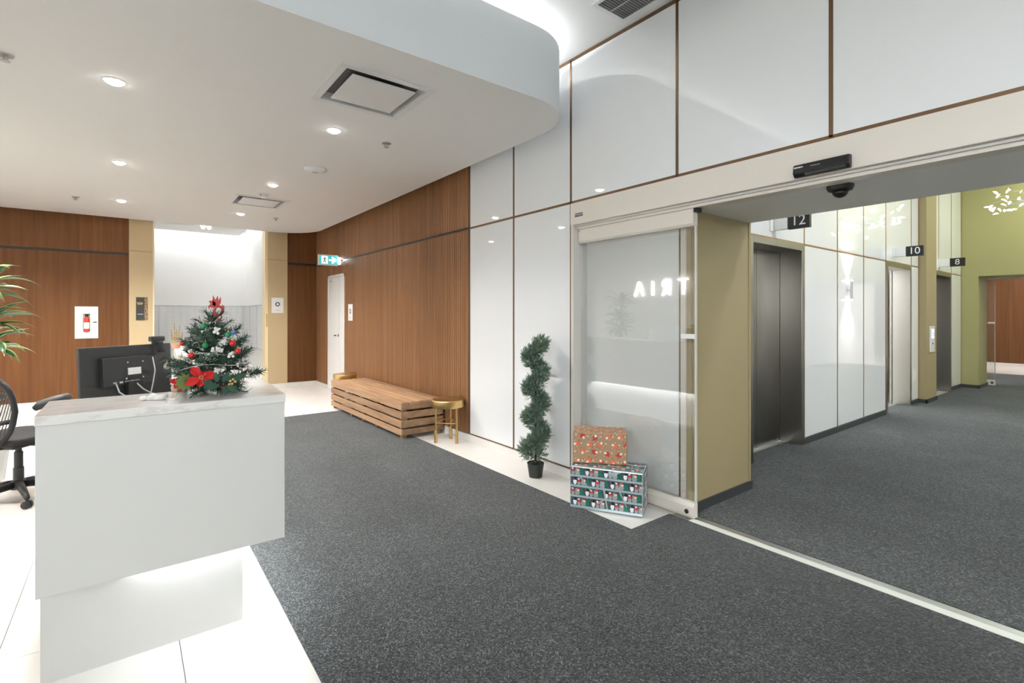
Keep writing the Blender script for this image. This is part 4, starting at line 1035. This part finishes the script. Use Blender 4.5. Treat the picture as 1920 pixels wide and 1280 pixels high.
# ================================================================== OFFICE CHAIR
fd = math.atan2(.75, .65)
t = thing('office_chair', 'black mesh office chair with armrests behind the reception desk', 'chair', (-.66, 5.30, 0), fd)
B = dict(local=True)
for k in range(5):
    a = 2*PI*k/5+.35
    lg = MB().tube([(.03*math.cos(a), .03*math.sin(a), .115), (.17*math.cos(a), .17*math.sin(a), .10), (.31*math.cos(a), .31*math.sin(a), .075)], [.030, .024, .017], 8).build('base_leg', 'dark2', t, smooth=True, **B)
    cx, cy = .31*math.cos(a), .31*math.sin(a)
    w2 = MB(); rm = Matrix.Translation((cx, cy, .027)) @ Matrix.Rotation(a+.8, 4, 'Z') @ Matrix.Rotation(PI/2, 4, 'X')
    w2.lathe([(.020, -.026), (.027, -.022), (.027, -.005), (.012, -.004), (.012, .004), (.027, .005), (.027, .022), (.020, .026)], n=18, mat4=rm).tube([(cx, cy, .03), (cx, cy, .08)], .007, 8)
    w2.build('caster', 'dark', lg, smooth=True, auto=40, **B)
MB().lathe([(.045, .08), (.045, .14), (.032, .15), (.032, .24), (.027, .245), (.027, .36), (.02, .365), (.02, .43)], n=20).build('gas_column', 'dark2', t, smooth=True, auto=35, **B)
MB().box(-.12, -.09, .40, .12, .09, .44).build('seat_mechanism', 'dark', t, bevel=.01, **B)
MB().tube([(.05, -.08, .42), (.06, -.20, .40)], .006, 8).ball((.062, -.235, .392), .024, 10, sc=(.7, 1.5, .5)).build('lever', 'dark', t, smooth=True, **B)
MB().tube([(-.03, -.08, .42), (-.02, -.20, .415)], .006, 8).ball((-.02, -.225, .412), .02, 10, sc=(.7, 1.5, .5)).build('lever', 'dark', t, smooth=True, **B)
sp = rrect(-.24, .25, -.25, .25, (.09, .12, .12, .09))
MB().prism(sp, .445, .505).build('seat', 'fab', t, bevel=.018, **B)
# back frame: a curved loop, with net
def bk(s, z):  # s: -1..1 across, returns x offset
    return -.27 - .10*max(0, (z-.55)) + .05*s*s
lp = []
for k in range(29):
    a = 2*PI*k/28; y = .235*math.copysign(abs(math.cos(a))**.75, math.cos(a)); z = .71+.265*math.copysign(abs(math.sin(a))**.7, math.sin(a))
    y *= (1-.18*max(0, (.71-z)/.265))
    lp.append((bk(y/.235, z), y, z))
bf = MB().tube(lp, .019, 10, caps=False).tube([(bk(.9, .62), .20, .64), (bk(0, .56), 0, .60), (bk(-.9, .62), -.20, .64)], .016, 8).tube([(-.10, 0, .43), (-.25, 0, .44), (-.315, 0, .53), (-.29, 0, .61)], [.03, .03, .026, .02], 8).build('back_frame', 'dark', t, smooth=True, **B)
m = MB(); N = 12
for i in range(N+1):
    for j in range(N+1):
        z = .46+.50*i/N; a = max(-1, min(1, (z-.71)/.265)); hw = .235*(max(0, 1-abs(a)**2.86))**.375*(1-.18*max(0, -a))
        y = hw*(2*j/N-1); m.v.append((bk(y/.235, z)+.004, y, z))
for i in range(N):
    for j in range(N): m.f.append((i*(N+1)+j, i*(N+1)+j+1, (i+1)*(N+1)+j+1, (i+1)*(N+1)+j)); m.m.append(0)
m.build('back_net', 'net', t, **B)
for sg in (-1, 1):
    ar = MB().tube([(-.02, sg*.24, .45), (0, sg*.275, .47), (.01, sg*.28, .60), (.01, sg*.28, .70)], [.018, .022, .02, .018], 8).build('armrest_post', 'dark2', t, smooth=True, **B)
    MB().tube([(-.13, sg*.27, .712), (-.09, sg*.275, .735), (.02, sg*.285, .752), (.12, sg*.275, .758), (.15, sg*.27, .756)], [.020, .034, .036, .032, .015], 10).build('arm_pad', 'dark2', ar, smooth=True, **B)

# ================================================================== DRACAENA
PX, PY = -.98, 6.0
t = thing('potted_dracaena', 'dracaena with cream edged green leaves at the edge of the frame', 'plant', (PX, PY, 0))
MB().lathe([(.15, 0), (.19, .34), (.20, .36), (.175, .36), (.17, .33)], (PX, PY, 0), 28).build('pot', 'whitegloss', t, smooth=True, auto=35)
MB().lathe([(.172, .325), (0, .335)], (PX, PY, 0), 20).build('soil', 'soil', t)
def leafmesh(ln, wd, droop):
    m = MB(); n = 9; rows = []
    for i in range(n+1):
        s = i/n; x = ln*(s-.22*droop*s*s*s); z = ln*(.35*s-.75*droop*s*s); wv = wd*math.sin(PI*(s*.86+.14))**.9*(1 if s < .6 else max(.02, 1-((s-.6)/.4)**1.6))
        rows.append([(x, -wv, z+wv*.35), (x, -wv*.74, z+wv*.2), (x, 0, z), (x, wv*.74, z+wv*.2), (x, wv, z+wv*.35)])
    for r in rows: m.v += r
    for i in range(n):
        for j in range(4): m.f.append((i*5+j, i*5+j+1, (i+1)*5+j+1, (i+1)*5+j)); m.m.append(1 if j in (0, 3) else 0)
    return m.mesh('leaf', ['leafg', 'leafc'], smooth=True)
lms = [leafmesh(.42, .044, .70), leafmesh(.38, .041, .40), leafmesh(.32, .038, .85)]
rnd = random.Random(21)
for (hx, hy, hz) in ((.0, 0, 1.66), (.03, -.03, 1.38), (.02, .03, 1.18)):
    MB().tube([(PX+hx*.3, PY+hy, .33), (PX+hx*.6, PY+hy*1.5, hz*.6), (PX+hx, PY+hy, hz)], [.016, .014, .012], 8).build('cane', 'trunk', t, smooth=True)
    for k in range(26):
        o = bpy.data.objects.new('leaf', lms[k % 3]); C.objects.link(o); o.parent = t
        o.location = (hx, hy, hz-.10+.10*k/26); o.rotation_euler = (rnd.uniform(-.25, .25), rnd.uniform(-.45, .35)-.4*(k/26), k*2.4+rnd.uniform(-.3, .3)); o.scale = [rnd.uniform(.85, 1.1)]*3

# ================================================================== BENCH
bx0, bx1, by0, by1 = 2.42, 2.955, 5.17, 7.60
t = thing('slatted_bench', 'long low teak slatted bench against the fluted wall', 'bench', ((bx0+bx1)/2, (by0+by1)/2, 0))
npk = 6; pw = (bx1-bx0)/npk
for k in range(npk):
    MB().box(bx0+k*pw+(.006 if k else 0), by0, .385, bx0+(k+1)*pw-(.006 if k < npk-1 else 0), by1, .415).build('top_plank', 'bench', t, bevel=.002)
for z0, z1 in ((.330, .385), (.232, .308), (.132, .210), (.045, .110)):
    MB().box(bx0, by0, z0, bx0+.022, by1, z1).build('long_slat', 'bench', t, bevel=.002)
    MB().box(bx1-.022, by0, z0, bx1, by1, z1).build('long_slat', 'bench', t, bevel=.002)
    MB().box(bx0+.022, by0, z0, bx1-.022, by0+.022, z1).build('end_slat', 'bench', t, bevel=.002)
    MB().box(bx0+.022, by1-.022, z0, bx1-.022, by1, z1).build('end_slat', 'bench', t, bevel=.002)
for x in (bx0+.024, bx1-.074):
    for y in (by0+.024, (by0+by1)/2-.025, by1-.074, by0+.75, by1-.8):
        MB().box(x, y, .006, x+.05, y+.05, .384).build('leg', 'bench', t)
for y in (by0+.024, (by0+by1)/2, by1-.07): MB().box(bx0+.024, y, .37, bx1-.024, y+.04, .384).build('cross_bearer', 'bench', t)
# ================================================================== BRASS STOOLS
def stool(x, y, rz, label):
    t = thing('brass_stool', label, 'stool', (x, y, 0), rz, group='round brass stools')
    MB().lathe([(0, .385), (.160, .385), (.178, .39), (.180, .40), (.180, .462), (.174, .470), (0, .473)], n=48).build('seat', 'brass', t, smooth=True, auto=35, local=True)
    P = [(.135*math.cos(a), .135*math.sin(a)) for a in (.0, 2*PI/3, 4*PI/3)]
    for (a, b) in P:
        lg = MB().tube([(a, b, .10), (a, b, .386)], .0115, 16).build('leg', 'brass', t, smooth=True, auto=40, local=True)
        MB().lathe([(.0165, .0), (.0175, .004), (.0175, .128), (.0165, .132), (.011, .133)], (a, b, 0), 20).build('sleeve', 'brass', lg, smooth=True, auto=35, local=True)
    for i, z in ((0, .225), (1, .235), (2, .215)):
        a, b = P[i], P[(i+1) % 3]; MB().tube([(a[0], a[1], z), (b[0], b[1], z)], .007, 12).build('stretcher', 'brass', t, smooth=True, auto=40, local=True)
stool(2.80, 4.80, math.radians(-75), 'round brass stool near the white glass panels')
stool(2.72, 7.86, math.radians(40), 'round brass stool behind the far bench end')
# ================================================================== SPIRAL TOPIARY
QX, QY = 2.797, 3.297
t = thing('spiral_topiary', 'dark green spiral topiary in a small black pot on the tiles', 'plant', (QX, QY, 0))
MB().lathe([(.056, 0), (.073, .115), (.076, .12), (.068, .12), (.066, .11)], (QX, QY, 0), 24).build('pot', 'pot', t, smooth=True, auto=35)
MB().lathe([(.067, .108), (0, .112)], (QX, QY, 0), 18).build('soil', 'soil', t)
MB().tube([(QX, QY, .1), (QX, QY, .6), (QX, QY, 1.12)], [.009, .008, .005], 8).build('stem', 'trunk', t)
m = MB(); rnd = random.Random(4)
SR = Vector((.792, -.61, 0))
turns = 3.85
for k in range(4300):
    s = rnd.random(); ph = s*turns*2*PI + .42; z = .17+1.0*s**1.02
    R = .058*(1-.12*s); thick = (.088 if s < .10 else .066)*(1-.08*s)
    cx, cy = QX+R*math.cos(ph), QY+R*math.sin(ph)
    dv = Vector((rnd.gauss(0, 1), rnd.gauss(0, 1), rnd.gauss(0, .8))).normalized()
    p = Vector((cx, cy, z))+dv*thick*rnd.uniform(.45, 1.0)
    d = (dv+Vector((0, 0, .45))+Vector((rnd.uniform(-.4, .4), rnd.uniform(-.4, .4), rnd.uniform(-.2, .4)))).normalized()
    a = d.orthogonal().normalized(); b = d.cross(a); ang = rnd.uniform(0, PI); a2 = a*math.cos(ang)+b*math.sin(ang)
    ln = rnd.uniform(.034, .060); mi = 0 if rnd.random() < .62 else 1; wd = .0028
    for sg, st in ((0, 0), (1, .25), (-1, .3), (1, .55), (-1, .6)):
        q = p+d*ln*st; e = q+(d+a2*sg*.9).normalized()*ln*(1-st*.7)*(1 if sg == 0 else .6); wv = d.cross(a2)*wd if sg == 0 else d.cross(a2)*wd*.8
        m.add([q-wv, q+a2*wd*.3*0+wv, e], [(0, 1, 2)], mi); m.add([q-a2*wd, q+a2*wd, e], [(0, 1, 2)], mi)
tag(m.build('foliage', ['cedar', 'cedar2'], t), kind='stuff')

# ================================================================== WRAPPED PRESENTS
def gift(name, label, loc, rz, W, D_, Hh, m):
    t = thing(name, label, 'present', loc, rz, group='wrapped presents')
    MB().box(-W/2, -D_/2, 0, W/2, D_/2, Hh).build('wrapped_box', m, t, bevel=.006, local=True)
    return t
def faces(W, D_, Hh):
    e = .0006
    return [(frame_mat((0, -D_/2-e, Hh/2), (1, 0, 0), (0, 0, 1)), W, Hh), (frame_mat((0, 0, Hh+e), (1, 0, 0), (0, 1, 0)), W, D_), (frame_mat((W/2+e, 0, Hh/2), (0, 1, 0), (0, 0, 1)), D_, Hh), (frame_mat((-W/2-e, 0, Hh/2), (0, -1, 0), (0, 0, 1)), D_, Hh)]
def clip(poly, hw, hh):
    for ax, lim, sg in ((0, hw, 1), (0, -hw, -1), (1, hh, 1), (1, -hh, -1)):
        outp = []
        for i in range(len(poly)):
            a, b = poly[i], poly[(i+1) % len(poly)]; ia = sg*a[ax] <= sg*lim; ib = sg*b[ax] <= sg*lim
            if ia: outp.append(a)
            if ia != ib:
                s = (lim-a[ax])/(b[ax]-a[ax]); outp.append((a[0]+s*(b[0]-a[0]), a[1]+s*(b[1]-a[1])))
        poly = outp
        if len(poly) < 3: return []
    return poly
def disc(x, y, rx_, ry_, n=12, rot=0):
    return [(x+rx_*math.cos(2*PI*k/n)*math.cos(rot)-ry_*math.sin(2*PI*k/n)*math.sin(rot), y+rx_*math.cos(2*PI*k/n)*math.sin(rot)+ry_*math.sin(2*PI*k/n)*math.cos(rot)) for k in range(n)]
class Print:
    def __init__(s, m4, W, Hh): s.m4, s.hw, s.hh, s.mb = m4, W/2-.006, Hh/2-.006, MB()
    def put(s, poly, mi, layer):
        p = clip(poly, s.hw, s.hh)
        if p: s.mb.add([s.m4 @ Vector((x, y, layer*.00012)) for x, y in p], [tuple(range(len(p)))], mi)
# upper: kraft paper with red blob motifs
g2 = gift('wrapped_present', 'brown kraft wrapped present with red figures, stacked on top', (2.817, 2.574, .3085), math.radians(-48.4), .39, .22, .227, 'kraft')
rnd = random.Random(9); pm = ['porange', 'pred', 'pskin', 'pblack', 'pwhite']
pr = MB()
for m4, W_, H_ in faces(.39, .22, .227):
    P = Print(m4, W_, H_); i = 0
    for r_ in range(-1, 5):
        for c_ in range(-1, 7):
            x = -W_/2+.03+c_*.088+(.044 if r_ % 2 else 0)+rnd.uniform(-.006, .006); y = -H_/2+.02+r_*.060+rnd.uniform(-.006, .006); a = rnd.uniform(0, 2*PI); i += 1
            R = lambda q: [(x+u*math.cos(a)-v*math.sin(a), y+u*math.sin(a)+v*math.cos(a)) for u, v in q]
            b = 0 if rnd.random() < .55 else 1
            P.put(R(disc(0, .006, .019, .014)), b, 1); P.put(R([(-.012, .016), (.012, .016), (.006, .030)]), b, 1)
            P.put(R(disc(0, -.006, .009, .008, 10)), 2, 2); P.put(R(disc(0, -.013, .008, .005, 10)), 4, 3)
            for sg in (-1, 1):
                for q in (0, 1, 2): P.put(R([(sg*(.018+.006*q), -.004-.003*q), (sg*(.022+.006*q), -.006-.003*q), (sg*(.022+.006*q), .001-.003*q), (sg*(.018+.006*q), .004-.003*q)]), 3 if q == 2 else (4 if q == 1 else b), 2)
                P.put(R(disc(sg*.012, .026, .003, .004, 6)), 3, 2)
            sx_, sy_ = x+.037, y+.004
            for q in range(3):
                aa = q*PI/3; P.put([(sx_+.008*math.cos(aa)-.0012*math.sin(aa), sy_+.008*math.sin(aa)+.0012*math.cos(aa)), (sx_-.008*math.cos(aa)-.0012*math.sin(aa), sy_-.008*math.sin(aa)+.0012*math.cos(aa)), (sx_-.008*math.cos(aa)+.0012*math.sin(aa), sy_-.008*math.sin(aa)-.0012*math.cos(aa)), (sx_+.008*math.cos(aa)+.0012*math.sin(aa), sy_+.008*math.sin(aa)-.0012*math.cos(aa))], 2, 1)
    pr.add(P.mb.v, [], 0); base = len(pr.v)-len(P.mb.v)
    for f_, m_ in zip(P.mb.f, P.mb.m): pr.f.append(tuple(base+k for k in f_)); pr.m.append(m_)
tag(pr.build('printed_motifs', pm, g2, local=True), kind='stuff')
MB().box(-.19, .02, .2272, .19, .024, .229).box(.195, -.10, .01, .197, .10, .2).build('paper_fold', 'kraft', g2, local=True)
# lower: icy foil with rows of navy scenes
g1 = gift('wrapped_present', 'large icy foil present with penguin and tree rows, at the bottom', (2.785, 2.455, .0055), math.radians(-59.7), .516, .255, .30, 'foil')
pm = ['navy', 'ptree', 'pwhite', 'pblack', 'pred', 'pgrey', 'pskin', 'foil']
pr = MB(); rnd = random.Random(2)
for fi, (m4, W_, H_) in enumerate(faces(.516, .255, .30)):
    P = Print(m4, W_, H_); rh = .073
    for r_ in range(-1, 6):
        y = -H_/2+.022+r_*rh; x = -W_/2-.05+(.0 if r_ % 2 else -.09)
        P.put([(-W_, y), (W_, y), (W_, y+rh-.015), (-W_, y+rh-.015)], 0, 1)
        while x < W_/2+.05:
            k = int(rnd.random()*4)
            # tree
            for q in range(3): P.put([(x-.020+.004*q, y+.006+.015*q), (x+.020-.004*q, y+.006+.015*q), (x, y+.030+.013*q)], 1, 2)
            # small seated figure with pale face and red cap
            P.put(disc(x-.024, y+.018, .011, .017), 5, 3); P.put(disc(x-.024, y+.036, .010, .010, 10), 6, 4); P.put([(x-.035, y+.041), (x-.013, y+.041), (x-.026, y+.056)], 4, 5)
            # penguin
            px_ = x+.042
            P.put(disc(px_, y+.024, .013, .023), 2, 3); P.put(disc(px_+.003, y+.046, .011, .010, 10), 3, 4); P.put([(px_-.012, y+.034), (px_+.014, y+.034), (px_+.014, y+.040), (px_-.012, y+.040)], 3, 5)
            # red coat bird
            qx_ = x+.072
            P.put(disc(qx_, y+.030, .013, .012), 4, 3); P.put(disc(qx_, y+.014, .012, .014), 5, 3); P.put(disc(qx_-.002, y+.044, .008, .006, 8), 2, 4)
            # grey bear
            P.put(disc(x+.098, y+.018, .011, .018), 5, 3); P.put(disc(x+.098, y+.040, .008, .008, 8), 5, 3)
            for q in range(7): P.put(disc(x+rnd.uniform(-.03, .1), y+rnd.uniform(.045, .060), .0016, .0016, 5), 2, 2)
            x += .135
    if fi == 0:      # pale strips painted over the print as highlights on paper creases
        for (x_, y_, ln_, a_, w_) in ((-.20, .10, .16, -50, .012), (-.02, .06, .22, -80, .016), (.08, .05, .16, -65, .012), (-.06, -.10, .12, 35, .012), (.02, .115, .12, 20, .03), (.20, -.142, .34, 180, .018)):
            ca, sa = math.cos(math.radians(a_)), math.sin(math.radians(a_))
            P.put([(x_-sa*w_/2, y_+ca*w_/2), (x_+sa*w_/2, y_-ca*w_/2), (x_+ca*ln_+sa*w_/6, y_+sa*ln_-ca*w_/6), (x_+ca*ln_-sa*w_/6, y_+sa*ln_+ca*w_/6)], 7, 7)
    base = len(pr.v); pr.v += P.mb.v
    for f_, m_ in zip(P.mb.f, P.mb.m): pr.f.append(tuple(base+k for k in f_)); pr.m.append(m_)
tag(pr.build('printed_motifs', pm, g1, local=True), kind='stuff')
MB().box(-.254, .05, .300, .254, .054, .3025).prism([(.2585, .02), (.2585, .028), (.262, .024)], .02, .29, 'z').build('paper_fold', 'foil', g1, local=True)
